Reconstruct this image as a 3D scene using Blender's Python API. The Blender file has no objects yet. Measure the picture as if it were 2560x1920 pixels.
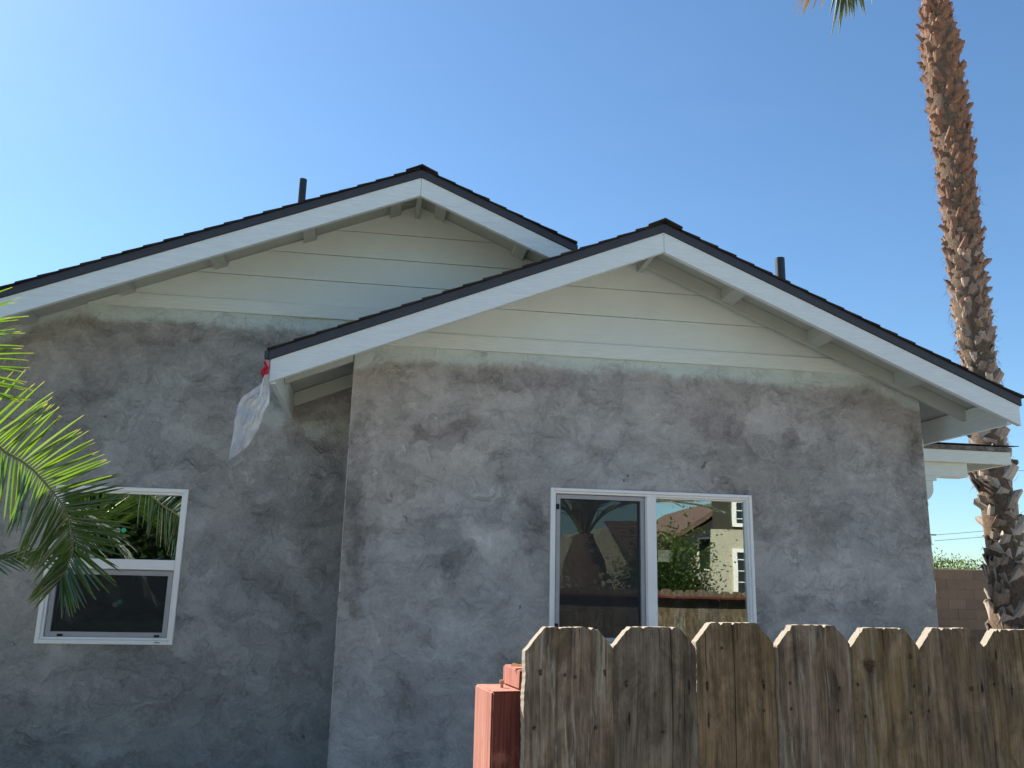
import bpy, bmesh, math, random
from mathutils import Vector, Matrix
random.seed(7)
R = math.radians
sc = bpy.context.scene
C = sc.collection

# ------------------------------------------------------------------ camera
yaw, pitch, roll = .1503, .2272, .0229
fwd = Vector((math.sin(yaw)*math.cos(pitch), math.cos(yaw)*math.cos(pitch), math.sin(pitch)))
rt = Vector((math.cos(yaw), -math.sin(yaw), 0)); upv = rt.cross(fwd)
rr = rt*math.cos(roll) + upv*math.sin(roll); uu = -rt*math.sin(roll) + upv*math.cos(roll)
cam_d = bpy.data.cameras.new('camera'); cam = bpy.data.objects.new('camera', cam_d); C.objects.link(cam)
cam.matrix_world = Matrix(((rr.x, uu.x, -fwd.x, 0), (rr.y, uu.y, -fwd.y, 0), (rr.z, uu.z, -fwd.z, 1.5), (0, 0, 0, 1)))
cam_d.sensor_width = 36; cam_d.lens = 2129.3/2560*36
cam_d.clip_start = .05; cam_d.clip_end = 2000
sc.camera = cam

# ------------------------------------------------------------------ sky, sun, exposure
SUN_AZ, SUN_EL = R(-44), R(43)          # azimuth measured from +Y towards +X
sd = Vector((math.sin(SUN_AZ)*math.cos(SUN_EL), math.cos(SUN_AZ)*math.cos(SUN_EL), math.sin(SUN_EL)))
w = bpy.data.worlds.new('World'); sc.world = w; w.use_nodes = True
wn = w.node_tree; wn.nodes.clear()
wo = wn.nodes.new('ShaderNodeOutputWorld'); bg = wn.nodes.new('ShaderNodeBackground'); sky = wn.nodes.new('ShaderNodeTexSky')
sky.sky_type = 'NISHITA'; sky.sun_disc = False; sky.sun_elevation = SUN_EL; sky.sun_rotation = SUN_AZ
sky.air_density = 1.0; sky.dust_density = .32; sky.ozone_density = 2.2
bg.inputs['Strength'].default_value = .065
tc = wn.nodes.new('ShaderNodeTexCoord'); mp = wn.nodes.new('ShaderNodeMapping')
mp.inputs['Rotation'].default_value = (.2, .35, .5); mp.inputs['Scale'].default_value = (1.2, 3.5, 7)
cn = wn.nodes.new('ShaderNodeTexNoise'); cn.inputs['Scale'].default_value = 1.6; cn.inputs['Detail'].default_value = 7; cn.inputs['Roughness'].default_value = .55; cn.inputs['Distortion'].default_value = .6
cr = wn.nodes.new('ShaderNodeMapRange'); cr.inputs[1].default_value = .52; cr.inputs[2].default_value = .9; cr.inputs[4].default_value = .03
cm = wn.nodes.new('ShaderNodeMixRGB'); cm.inputs[2].default_value = (5.6, 6.4, 7.2, 1)
wn.links.new(tc.outputs['Generated'], mp.inputs[0]); wn.links.new(mp.outputs[0], cn.inputs[0]); wn.links.new(cn.outputs[0], cr.inputs[0])
wn.links.new(cr.outputs[0], cm.inputs[0]); tn = wn.nodes.new('ShaderNodeMixRGB'); tn.blend_type = 'MULTIPLY'; tn.inputs[0].default_value = 1; tn.inputs[2].default_value = (.76, .98, 1.09, 1)
wn.links.new(sky.outputs[0], tn.inputs[1]); wn.links.new(tn.outputs[0], cm.inputs[1]); wn.links.new(cm.outputs[0], bg.inputs[0]); wn.links.new(bg.outputs[0], wo.inputs[0])
sl = bpy.data.lights.new('sun', 'SUN'); sl.energy = 5.0; sl.angle = R(.5); sl.color = (1, .95, .86)
so = bpy.data.objects.new('sun', sl); C.objects.link(so); so.rotation_euler = sd.to_track_quat('Z', 'Y').to_euler(); so.location = sd*50
sc.view_settings.view_transform = 'Standard'; sc.view_settings.look = 'None'; sc.view_settings.gamma = 1
sc.view_settings.exposure = 1.35; sc.view_settings.use_curve_mapping = False
sc.render.resolution_x = 1024; sc.render.resolution_y = 768

# ------------------------------------------------------------------ node helpers
class M:
    def __init__(s, name, rough=.8, spec=.3):
        s.m = bpy.data.materials.new(name); s.m.use_nodes = True; s.t = s.m.node_tree
        s.b = s.t.nodes['Principled BSDF']; s.b.inputs['Roughness'].default_value = rough
        s.b.inputs['Specular IOR Level'].default_value = spec
    def n(s, ty, **k):
        o = s.t.nodes.new('ShaderNode'+ty)
        for a, v in k.items(): setattr(o, a, v)
        return o
    def put(s, sock, v):
        if isinstance(v, bpy.types.NodeSocket): s.t.links.new(v, sock)
        elif isinstance(v, (tuple, list)) and len(v) == 3 and sock.type == 'RGBA': sock.default_value = (*v, 1)
        else: sock.default_value = v
    def pos(s): return s.n('NewGeometry').outputs['Position']
    def objc(s): return s.n('TexCoord').outputs['Object']
    def rnd(s): return s.n('ObjectInfo').outputs['Random']
    def map(s, v, scale=(1, 1, 1), loc=(0, 0, 0), rot=(0, 0, 0)):
        o = s.n('Mapping'); s.put(o.inputs[0], v); o.inputs['Scale'].default_value = scale; s.put(o.inputs['Location'], loc); o.inputs['Rotation'].default_value = rot
        return o.outputs[0]
    def noise(s, v, scale, detail=4, rough=.5, dist=0, col=False):
        o = s.n('TexNoise'); s.put(o.inputs['Vector'], v); o.inputs['Scale'].default_value = scale; o.inputs['Detail'].default_value = detail
        o.inputs['Roughness'].default_value = rough; o.inputs['Distortion'].default_value = dist
        return o.outputs['Color' if col else 'Fac']
    def vor(s, v, scale, feat='F1', out='Distance'):
        o = s.n('TexVoronoi'); o.feature = feat; s.put(o.inputs['Vector'], v); o.inputs['Scale'].default_value = scale
        return o.outputs[out]
    def ma(s, op, a, b=0., c=None):
        o = s.n('Math', operation=op); s.put(o.inputs[0], a); s.put(o.inputs[1], b)
        if c is not None: s.put(o.inputs[2], c)
        return o.outputs[0]
    def vm(s, op, a, b=(0, 0, 0), out=0):
        o = s.n('VectorMath', operation=op); s.put(o.inputs[0], a); s.put(o.inputs[1], b)
        return o.outputs[out]
    def rng(s, v, a, b, c=0., d=1., smooth=True):
        o = s.n('MapRange'); o.interpolation_type = 'SMOOTHSTEP' if smooth else 'LINEAR'
        s.put(o.inputs[0], v)
        for i, x in enumerate((a, b, c, d)): s.put(o.inputs[i+1], x)
        return o.outputs[0]
    def mix(s, f, a, b, mode='MIX'):
        o = s.n('MixRGB', blend_type=mode); s.put(o.inputs[0], f); s.put(o.inputs[1], a); s.put(o.inputs[2], b)
        return o.outputs[0]
    def xyz(s, v):
        o = s.n('SeparateXYZ'); s.put(o.inputs[0], v); return o.outputs
    def comb(s, x, y, z):
        o = s.n('CombineXYZ'); s.put(o.inputs[0], x); s.put(o.inputs[1], y); s.put(o.inputs[2], z); return o.outputs[0]
    def col(s, v): s.put(s.b.inputs['Base Color'], v)
    def bump(s, h, dist=.002, strength=1., prev=None):
        o = s.n('Bump'); s.put(o.inputs['Height'], h); o.inputs['Distance'].default_value = dist; o.inputs['Strength'].default_value = strength
        if prev is not None: s.put(o.inputs['Normal'], prev)
        s.put(s.b.inputs['Normal'], o.outputs[0]); return o.outputs[0]

def simple(name, c, rough=.7, spec=.3, var=.12, scale=12, bump=0.):
    m = M(name, rough, spec)
    n = m.noise(m.pos(), scale, 5, .6)
    f = m.rng(n, .3, .7, 1-var, 1+var, False)
    m.col(m.vm('MULTIPLY', c, m.comb(f, f, f)))
    if bump: m.bump(m.noise(m.pos(), scale*12, 3), bump)
    return m.m

# roof numbers
SL = .418
D = 6.041; OV = .608; F1 = D-OV; B = D+.6465; F2 = B-OV
XL, XR = -.235, 4.183
AX, AZ = 1.890, 3.939
BX, BZ = .179, 4.510
BH = .147

BLOTCH = {'front': [(0.944, 2.945, 0.384, 0.106, -0.5), (0.512, 2.637, 0.144, 0.159, -0.45), (0.231, 2.492, 0.128, 0.086, -0.4), (-0.136, 2.503, 0.074, 0.424, -0.5), (-0.18, 1.885, 0.094, 0.718, -0.45), (-0.156, 1.09, 0.107, 0.804, -0.3), (0.457, 1.851, 0.308, 0.095, -0.4), (1.112, 1.843, 0.085, 0.313, -0.35), (2.656, 2.209, 0.179, 0.054, -0.45), (2.485, 2.723, 0.182, 0.212, -0.3), (4.103, 2.552, 0.106, 0.344, -0.55), (4.105, 2.026, 0.123, 0.338, -0.5), (4.138, 1.666, 0.073, 0.121, -0.4), (3.746, 2.947, 0.346, 0.075, -0.3), (0.237, 0.686, 0.24, 0.107, -0.3), (0.161, 1.651, 0.248, 0.166, 0.4), (0.146, 2.488, 0.068, 0.142, 0.45), (0.315, 1.901, 0.112, 0.056, 0.3), (0.655, 1.801, 0.365, 0.073, 0.4), (0.799, 1.723, 0.169, 0.112, 0.35), (0.583, 2.249, 0.257, 0.171, 0.25), (0.653, 2.748, 0.349, 0.116, 0.25), (-0.159, 2.416, 0.045, 0.113, 0.5), (4.137, 1.726, 0.049, 0.182, 0.6), (0.455, 1.203, 0.41, 0.219, 0.2), (1.888, 2.662, 0.597, 0.179, 0.15), (2.84, 2.772, 0.367, 0.122, 0.2), (0.195, 0.991, 0.269, 0.162, 0.2)],
 'back': [(-1.031, 3.301, 0.22, 0.094, -0.6), (-1.065, 3.007, 0.187, 0.218, -0.45), (-1.227, 2.808, 0.185, 0.154, -0.3), (-1.322, 3.184, 0.187, 0.05, -0.3), (-1.95, 3.24, 0.215, 0.092, -0.2), (-2.192, 3.319, 0.368, 0.074, -0.3), (-0.46, 2.222, 0.184, 0.614, -0.35), (-0.513, 1.328, 0.267, 0.178, -0.2), (-0.868, 1.436, 0.207, 0.089, -0.35), (-2.463, 1.767, 0.173, 0.404, 0.12), (-1.513, 1.141, 0.26, 0.087, -0.2), (-1.372, 1.918, 0.134, 0.119, 0.45), (-0.55, 1.825, 0.272, 0.079, 0.3), (-1.312, 1.89, 0.089, 0.149, 0.3), (-2.46, 2.956, 0.181, 0.181, 0.15), (-1.623, 2.662, 0.425, 0.243, 0.18), (-1.005, 1.376, 0.077, 0.077, 0.3), (-2.236, 0.701, 0.084, 0.446, 0.35), (-2.081, 0.915, 0.226, 0.062, 0.3), (-0.654, 2.399, 0.123, 0.185, 0.2), (-0.753, 0.762, 0.463, 0.261, 0.12), (-0.197, 2.864, 0.063, 0.253, -0.4)]}
def stucco(kind):
    """trowelled cement: cloudy base, fan-shaped trowel arcs, damp blotches and pale scraped patches (all real stains of this wall)"""
    m = M('stucco_'+kind, .93, .2)
    P = m.pos(); x, y, z = m.xyz(P)
    def warp(v, sc_, am, det=3):
        o = m.vm('SCALE', m.vm('SUBTRACT', m.noise(v, sc_, det, .55, col=True), (.5, .5, .5))); o.node.inputs['Scale'].default_value = am
        return m.vm('ADD', v, o)
    Q = warp(P, 2.0, .30); Q2 = warp(warp(P, 4., .30, 4), 15, .10, 4)
    big = m.noise(P, .8, 4, .55, .3)
    mid = m.noise(Q, 3.2, 7, .66)
    fine = m.noise(P, 38, 5, .7)
    # trowel passes: each cell of a warped mosaic is one sweep of the trowel with its own direction
    def strokes(sc_, loc, W):
        L = m.map(W, (sc_, 0, sc_*1.25), loc=loc)
        vo = m.n('TexVoronoi'); vo.inputs['Scale'].default_value = 1.; m.put(vo.inputs['Vector'], L)
        cr_ = m.xyz(vo.outputs['Color']); loc_ = m.vm('SUBTRACT', L, vo.outputs['Position'])
        ro = m.n('VectorRotate'); ro.rotation_type = 'Y_AXIS'; m.put(ro.inputs['Vector'], loc_); m.put(ro.inputs['Angle'], m.ma('MULTIPLY', cr_[0], 6.28))
        lx = m.xyz(ro.outputs[0]); bow = m.ma('ADD', lx[2], m.ma('MULTIPLY', m.ma('MULTIPLY', lx[0], lx[0]), .7))
        q_ = m.comb(m.ma('MULTIPLY', lx[0], 1.1), m.ma('MULTIPLY', cr_[1], 30.), m.ma('MULTIPLY', bow, 6.))
        sn = m.noise(q_, 1.3, 5, .6)
        edge = m.rng(vo.outputs['Distance'], .15, .62, 1., .25)
        return m.ma('MULTIPLY', m.rng(sn, .3, .7, -1., 1., False), edge), m.ma('SUBTRACT', cr_[2], .5)
    a1, k1 = strokes(2.6, (3, 0, 5), Q2); a2, k2 = strokes(5.2, (8, 0, 1), Q2)
    st = m.noise(m.map(Q, (2., 1, 9), rot=(0, .35, 0)), 1.4, 5, .6)
    v = m.ma('ADD', m.rng(big, .3, .7, -.20, .20, False), m.rng(mid, .3, .7, -.19, .19, False))
    v = m.ma('ADD', v, m.ma('MULTIPLY_ADD', a1, .26, m.ma('MULTIPLY', k1, .30))); v = m.ma('ADD', v, m.ma('MULTIPLY_ADD', a2, .24, m.ma('MULTIPLY', k2, .22)))
    v = m.ma('ADD', v, m.rng(st, .3, .7, -.13, .13, False))
    v = m.ma('ADD', v, m.rng(fine, .3, .7, -.19, .19, False))
    e1 = m.rng(m.noise(m.map(Q2, (1.1, 1, .8), loc=(5, 1, 2)), 2.0, 7, .7), .53, .575)      # hard-edged skim coats
    e2 = m.rng(m.noise(m.map(Q2, (.7, 1, 1.5), loc=(1, 6, 7), rot=(0, .5, 0)), 2.6, 7, .68), .555, .60)
    v = m.ma('ADD', v, m.ma('MULTIPLY_ADD', e1, .26, -.10)); v = m.ma('ADD', v, m.ma('MULTIPLY_ADD', e2, -.26, .06))
    sc1 = m.ma('MULTIPLY', m.rng(a1, .30, .62), m.rng(m.noise(m.map(P, loc=(4, 9, 2)), 1.7, 3), .47, .62))
    sc2 = m.ma('MULTIPLY', m.rng(a2, .34, .66), m.rng(m.noise(m.map(P, loc=(9, 2, 6)), 2.3, 3), .50, .62))
    v = m.ma('ADD', v, m.ma('MULTIPLY', m.ma('MAXIMUM', sc1, sc2), .42))
    rough_ = m.rng(m.noise(Q2, 9, 6, .7), .3, .7, .35, 1.25, False)
    for (cx, cz, rx, rz, a) in BLOTCH[kind]:
        d = m.vm('LENGTH', m.map(Q2, (1/rx, 0, 1/rz), loc=(-cx/rx, 0, -cz/rz)), out='Value')
        v = m.ma('ADD', v, m.ma('MULTIPLY', m.ma('MULTIPLY', m.rng(d, 1.25, .35), rough_), a*.95))
    f = m.rng(v, -1.05, 1.0, 0, 1, False)
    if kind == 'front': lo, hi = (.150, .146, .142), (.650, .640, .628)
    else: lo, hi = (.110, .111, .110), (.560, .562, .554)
    c = m.mix(f, lo, hi)
    tint = m.rng(m.noise(m.map(P, loc=(7, 3, 1)), .8, 3, .5, .3), .38, .62)
    c = m.mix(1., c, m.mix(tint, (1.08, 1.0, .915), (1.04, 1.0, .95)), 'MULTIPLY')
    sp = m.rng(m.noise(m.map(P, (1, 1, .55), loc=(1, 5, 2), rot=(0, .5, 0)), 9, 4, .6, .4), .70, .74)
    c = m.mix(m.ma('MULTIPLY', sp, .6), c, (.06, .055, .05))
    pk_ = m.rng(m.noise(P, 55, 3, .6), .71, .75); pk_ = m.ma('MULTIPLY', pk_, m.rng(m.noise(P, 3, 2), .45, .6))
    c = m.mix(m.ma('MULTIPLY', pk_, .5), c, (.07, .065, .06))
    pl = m.rng(m.noise(m.map(Q2, (.8, 1, 1.3), loc=(2, 8, 1), rot=(0, -.4, 0)), 3.4, 6, .7), .64, .70)
    c = m.mix(m.ma('MULTIPLY', pl, .22), c, (.60, .60, .60))
    scr = m.rng(m.noise(m.map(P, (40, 1, 5), rot=(0, .5, 0)), 1.0, 3, .6, 1.4), .735, .76)
    c = m.mix(m.ma('MULTIPLY', scr, .3), c, (.6, .6, .6))
    swirl = m.ma('ADD', m.ma('MULTIPLY', a2, .5), m.ma('MULTIPLY', a1, .4))
    # overspray of the green-white trim paint along the trim
    if kind == 'front':
        deck = m.ma('SUBTRACT', AZ-.115, m.ma('MULTIPLY', m.ma('ABSOLUTE', m.ma('SUBTRACT', x, AX)), SL))
        zl = m.ma('MINIMUM', 3.048, deck)
    else:
        deck = m.ma('SUBTRACT', BZ-.05, m.ma('MULTIPLY', m.ma('ABSOLUTE', m.ma('SUBTRACT', x, BX)), SL))
        zl = m.ma('MINIMUM', 3.405, deck)
    zl = m.ma('ADD', zl, m.rng(m.noise(P, 3.2, 6, .65, .4), .3, .7, -.05, .05, False))
    zl = m.ma('ADD', zl, m.rng(m.noise(m.map(P, (7, 1, 7)), 1.5, 5, .6), .3, .7, -.018, .018, False))
    gh = m.rng(m.ma('SUBTRACT', z, zl), -.040, .045)
    gh = m.ma('MULTIPLY', gh, m.rng(m.noise(P, 14, 4, .7), .25, .5, .72, .97))
    if kind == 'back':
        for (cx, cz, rx, rz, a) in ((-.50, 2.60, .16, .11, .45), (-.83, 2.72, .12, .12, .45), (-.28, 2.62, .1, .09, .3)):
            d = m.vm('LENGTH', m.map(P, (1/rx, 0, 1/rz), loc=(-cx/rx, 0, -cz/rz)), out='Value')
            d = m.ma('ADD', d, m.rng(m.noise(P, 12, 4, .6), .3, .7, -.45, .45, False))
            gh = m.ma('MAXIMUM', gh, m.ma('MULTIPLY', m.rng(d, 1.1, .4), a))
    c = m.mix(gh, c, (.62, .69, .64))
    m.col(c)
    h = m.ma('ADD', m.ma('MULTIPLY', swirl, 1.2), m.ma('MULTIPLY', m.noise(Q2, 11, 5, .6), .8))
    h = m.ma('ADD', h, m.ma('MULTIPLY', m.noise(P, 70, 3, .6), .22))
    h = m.ma('ADD', h, m.ma('MULTIPLY', m.noise(P, 210, 2, .6), .10))
    m.bump(h, .016, .8)
    return m.m

def paint(name, c, scale=2.5, streak=True, var=.10, bump=.0006):
    m = M(name, .55, .35)
    P = m.pos()
    n = m.noise(m.map(P, (3, 3, 40)) if streak else P, scale, 5, .6)
    f = m.rng(n, .3, .7, 1-var, 1+var*.5, False)
    c2 = m.vm('MULTIPLY', c, m.comb(f, f, f))
    g = m.rng(m.noise(P, 1.6, 5, .7, 1), .55, .78, 0, .12)
    c2 = m.mix(g, c2, tuple(q*.72 for q in c))
    sp = m.rng(m.noise(P, 34, 3, .6), .73, .78, 0, .35)
    c2 = m.mix(sp, c2, tuple(q*.5 for q in c))
    m.col(c2); m.bump(m.noise(m.map(P, (14, 14, 160)), 1.2, 4, .7), bump*1.5, 1)
    return m.m

def siding_paint(name, c):
    m = M(name, .6, .3); P = m.pos()
    g = m.noise(m.map(P, (7, 1, 75)), 1.3, 5, .65, .6)
    st = m.noise(P, 120, 3, .6)
    f = m.rng(m.noise(P, 1.8, 4, .6), .3, .7, .95, 1.04, False)
    m.col(m.mix(m.rng(g, .62, .75, 0, .14), m.vm('MULTIPLY', c, m.comb(f, f, f)), tuple(q*.8 for q in c)))
    m.bump(m.ma('ADD', g, m.ma('MULTIPLY', st, .35)), .0026, .9)
    return m.m

def wood(name, tint, spots=(), flake=0., yellow=0., seed=0., dens=1.):
    """weathered fence board; spots = (x along board, z, rx, rz, kind) in object space"""
    m = M(name, .9, .15); O = m.objc()
    P = m.vm('ADD', O, (seed*3.7, seed*1.3, seed*5.1))
    bend = m.vm('SCALE', m.vm('SUBTRACT', m.noise(m.map(P, (9, 9, 3)), 1, 2, .5, col=True), (.5, .5, .5))); bend.node.inputs['Scale'].default_value = .022
    Q = m.vm('ADD', P, bend)
    g1 = m.noise(m.map(Q, (150, 60, 3.4)), 1, 5, .65)
    g2 = m.noise(m.map(Q, (420, 120, 9)), 1, 3, .6)
    g3 = m.noise(m.map(Q, (38, 20, 2.2)), 1, 4, .6, .4)
    v = m.ma('ADD', m.rng(g1, .3, .7, -.42, .42, False), m.rng(g3, .3, .7, -.42, .42, False))
    v = m.ma('ADD', v, m.rng(g2, .3, .7, -.28, .28, False))
    f = m.rng(v, -.9, .9, 0, 1, False)
    lo = tuple(.17*t for t in tint); hi = tuple(1.62*t for t in tint)
    c = m.mix(f, lo, hi)
    bl = m.rng(m.noise(m.map(P, (24, 10, 11), loc=(1, 2, 3)), 1, 6, .72, .5), .35, .65, .62, 1.45)
    c = m.vm('MULTIPLY', c, m.comb(bl, bl, bl))
    lg = m.rng(m.noise(m.map(Q, (70, 30, 5), loc=(4, 4, 4)), 1, 6, .7, .7), .56-.06*flake, .66)
    c = m.mix(m.ma('MULTIPLY', lg, .25+.5*flake), c, (.22+.09*flake, .205+.085*flake, .175+.07*flake))
    dk = m.rng(m.noise(m.map(Q, (30, 20, 3), loc=(9, 1, 4)), 1, 6, .7, .5), .55, .7)
    c = m.mix(m.ma('MULTIPLY', dk, .55), c, tuple(.35*t for t in tint))
    yl = m.rng(m.noise(m.map(P, (16, 10, 4), loc=(2, 2, 7)), 1, 5, .7, .8), .5, .68)
    c = m.mix(m.ma('MULTIPLY', yl, .12+yellow), c, (.19, .125, .045))
    ck = m.rng(m.noise(m.map(Q, (260, 50, 2.2), loc=(0, 6, 1)), 1, 2, .5), .69, .72)
    c = m.mix(m.ma('MULTIPLY', ck, .75), c, (.012, .010, .009))
    h = m.ma('ADD', m.ma('MULTIPLY', g1, 1.), m.ma('MULTIPLY', g2, .45))
    h = m.ma('SUBTRACT', h, m.ma('MULTIPLY', ck, .5))
    for (sx, sz, rx, rz, k) in spots:
        d = m.vm('LENGTH', m.map(O, (1/rx, 0, 1/rz), loc=(-sx/rx, 0, -sz/rz)), out='Value')
        d = m.ma('ADD', d, m.rng(m.noise(m.map(P, (1, 1, .5)), 160, 3, .6), .3, .7, -.28, .28, False))
        if k == 'knot':
            ring = m.ma('SINE', m.ma('MULTIPLY', d, 22.)); a = m.rng(d, 1.05, .35)
            kc = m.mix(m.rng(ring, -1, 1), (.022, .014, .009), (.085, .055, .035))
            c = m.mix(a, c, kc); h = m.ma('SUBTRACT', h, m.ma('MULTIPLY', m.rng(d, .6, .1), .8))
        else:
            a = m.rng(d, 1.1, .3); c = m.mix(m.ma('MULTIPLY', a, .9), c, (.010, .008, .008)); h = m.ma('SUBTRACT', h, m.ma('MULTIPLY', a, .8))
    m.col(c); m.bump(h, .0022, 1.)
    return m.m

# ------------------------------------------------------------------ object helpers
ORG = {}
def org(p): return ORG.get(p.name, Vector()) if p else Vector()
def tag(o, label=None, cat=None, group=None, kind=None):
    if label: o['label'] = label
    if cat: o['category'] = cat
    if group: o['group'] = group
    if kind: o['kind'] = kind
    return o
def thing(name, loc=(0, 0, 0), label=None, cat=None, group=None, parent=None):
    o = bpy.data.objects.new(name, None); C.objects.link(o); loc = Vector(loc)
    o.parent = parent; o.location = loc-org(parent); o.empty_display_size = .2
    ORG[o.name] = loc; return tag(o, label, cat, group)
def mesh(name, vs, fs, m, parent=None, loc=None, smooth=False, mi=None):
    """vs in world coordinates"""
    loc = Vector(loc) if loc is not None else org(parent)
    me = bpy.data.meshes.new(name); me.from_pydata([tuple(Vector(v)-loc) for v in vs], [], fs); me.update()
    for q in (m if isinstance(m, (list, tuple)) else [m]): me.materials.append(q)
    if mi:
        for p, i in zip(me.polygons, mi): p.material_index = i
    if smooth:
        for p in me.polygons: p.use_smooth = True
    o = bpy.data.objects.new(name, me); C.objects.link(o); o.parent = parent; o.location = loc-org(parent)
    ORG[o.name] = loc; return o
def fixn(o):
    bm = bmesh.new(); bm.from_mesh(o.data); bmesh.ops.recalc_face_normals(bm, faces=bm.faces); bm.to_mesh(o.data); bm.free(); return o
def bevel(o, wd=.003, seg=1):
    bm = bmesh.new(); bm.from_mesh(o.data)
    bmesh.ops.recalc_face_normals(bm, faces=bm.faces)
    es = [e for e in bm.edges if len(e.link_faces) == 2 and e.calc_face_angle(0) > .6]
    bmesh.ops.bevel(bm, geom=es, offset=wd, segments=seg, affect='EDGES', clamp_overlap=True)
    bm.to_mesh(o.data); bm.free(); return o
class G:
    def __init__(s): s.v = []; s.f = []
    def box(s, a, b):
        (x0, y0, z0), (x1, y1, z1) = a, b; i = len(s.v)
        s.v += [(x0, y0, z0), (x1, y0, z0), (x1, y1, z0), (x0, y1, z0), (x0, y0, z1), (x1, y0, z1), (x1, y1, z1), (x0, y1, z1)]
        s.f += [[i+q for q in f] for f in ((0, 3, 2, 1), (4, 5, 6, 7), (0, 1, 5, 4), (1, 2, 6, 5), (2, 3, 7, 6), (3, 0, 4, 7))]; return s
    def prism(s, poly, y0, y1, yt=None):
        """poly of (x,z), extruded between y0 and y1; yt(x,z) may move the front"""
        i = len(s.v); n = len(poly)
        for (x, z) in poly: s.v.append((x, yt(x, z) if yt else y0, z))
        for (x, z) in poly: s.v.append((x, y1, z))
        s.f.append(list(range(i, i+n))); s.f.append(list(range(i+2*n-1, i+n-1, -1)))
        for k in range(n): j = (k+1) % n; s.f.append([i+k, i+n+k, i+n+j, i+j])
        return s
    def prismx(s, poly, x0, x1):
        i = len(s.v); n = len(poly)
        for (y, z) in poly: s.v.append((x0, y, z))
        for (y, z) in poly: s.v.append((x1, y, z))
        s.f.append(list(range(i, i+n))); s.f.append(list(range(i+2*n-1, i+n-1, -1)))
        for k in range(n): j = (k+1) % n; s.f.append([i+k, i+n+k, i+n+j, i+j])
        return s
    def tube(s, pts, rad, n=8, cap=True):
        i = len(s.v); pts = [Vector(p) for p in pts]
        for k, p in enumerate(pts):
            t = (pts[min(k+1, len(pts)-1)]-pts[max(k-1, 0)]).normalized()
            a = t.cross(Vector((0, 0, 1))) if abs(t.z) < .95 else t.cross(Vector((0, 1, 0))); a.normalize(); b = t.cross(a)
            r_ = rad[k] if isinstance(rad, (list, tuple)) else rad
            for q in range(n):
                an = 2*math.pi*q/n; s.v.append(p+(a*math.cos(an)+b*math.sin(an))*r_)
        for k in range(len(pts)-1):
            for q in range(n): j = (q+1) % n; s.f.append([i+k*n+q, i+k*n+j, i+(k+1)*n+j, i+(k+1)*n+q])
        if cap: s.f.append([i+q for q in range(n)][::-1]); s.f.append([i+(len(pts)-1)*n+q for q in range(n)])
        return s
    def o(s, name, m, parent=None, bev=0, **k):
        ob = mesh(name, s.v, s.f, m, parent, **k)
        if bev: bevel(ob, bev)
        else: fixn(ob)
        return ob
def clip(poly, a, b, c):
    """keep a*x + b*z <= c"""
    out = []
    for i in range(len(poly)):
        p, q = poly[i], poly[(i+1) % len(poly)]
        dp, dq = a*p[0]+b*p[1]-c, a*q[0]+b*q[1]-c
        if dp <= 0: out.append(p)
        if dp*dq < 0:
            t = dp/(dp-dq); out.append((p[0]+(q[0]-p[0])*t, p[1]+(q[1]-p[1])*t))
    return out
def under(poly, X, Z, d=0.):
    poly = clip(poly, -SL, 1, Z-d-SL*X)
    return clip(poly, SL, 1, Z-d+SL*X) if len(poly) > 2 else poly
def rect(x0, z0, x1, z1): return [(x0, z0), (x1, z0), (x1, z1), (x0, z1)]

# ------------------------------------------------------------------ materials
m_st_f, m_st_b = stucco('front'), stucco('back')
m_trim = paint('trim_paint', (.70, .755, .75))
m_trim2 = paint('shaded_soffit_paint', (.47, .50, .45), streak=False)  # trim paint darkened in colour for the shade under the eaves
m_sid = siding_paint('siding_paint', (.71, .765, .72))
m_frz = paint('frieze_paint', (.72, .765, .71))
m_cream = paint('porch_paint', (.72, .73, .62))
m_gap = simple('raw_wood_gap', (.22, .15, .12), .9)
m_dark = simple('rake_metal', (.040, .040, .048), .5, .45, .1)
m_dark.node_tree.nodes['Principled BSDF'].inputs['Metallic'].default_value = 0
def shingle_mat():
    m = M('asphalt_shingle', .95, .1); P = m.pos()
    n = m.noise(P, 260, 2, .5); k = m.noise(m.map(P, (2.2, 6, 2)), 1.3, 4, .6)
    f = m.ma('MULTIPLY', m.rng(n, .3, .7, .5, 1.6, False), m.rng(k, .3, .7, .7, 1.4, False))
    r_ = m.rng(m.rnd(), 0, 1, .75, 1.25, False); f = m.ma('MULTIPLY', f, r_)
    m.col(m.vm('MULTIPLY', (.034, .028, .026), m.comb(f, f, f))); m.bump(n, .003, .8); return m.m
m_shg = shingle_mat()
m_vinyl = simple('white_vinyl', (.95, .91, .86), .35, .5, .03, 5)
m_alu = simple('screen_frame_grey', (.42, .40, .40), .45, .4, .05)
m_blk = simple('black_plastic', (.012, .012, .013), .5)
m_pipe = simple('vent_pipe_black', (.020, .028, .032), .5, .4)
m_edge = None
def edge_mat():
    m = M('sunlit_end_grain', .9, .1); P = m.pos(); g = m.noise(m.map(P, (300, 300, 40)), 1, 4, .7)
    m.col(m.mix(g, (.20, .165, .125), (.46, .40, .32))); m.bump(g, .003, 1); return m.m
m_edge = edge_mat()  # picket edges and tops lightened; the sun on them is in the colour
def red_mat():
    m = M('red_stained_wood', .8, .2); P = m.pos()
    g = m.noise(m.map(P, (150, 60, 3)), 1, 5, .6, .5); k = m.noise(P, 22, 4, .6)
    c = m.mix(m.rng(g, .3, .7, 0, 1, False), (.055, .014, .011), (.15, .042, .032))
    c = m.mix(m.rng(k, .55, .75, 0, .35), c, (.36, .15, .11))
    d = m.rng(m.noise(m.map(P, (60, 60, 14)), 1, 4, .7), .66, .7, 0, .85)
    c = m.mix(d, c, (.03, .012, .010)); m.col(c); m.bump(g, .0015, 1); return m.m
m_red = red_mat()
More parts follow.
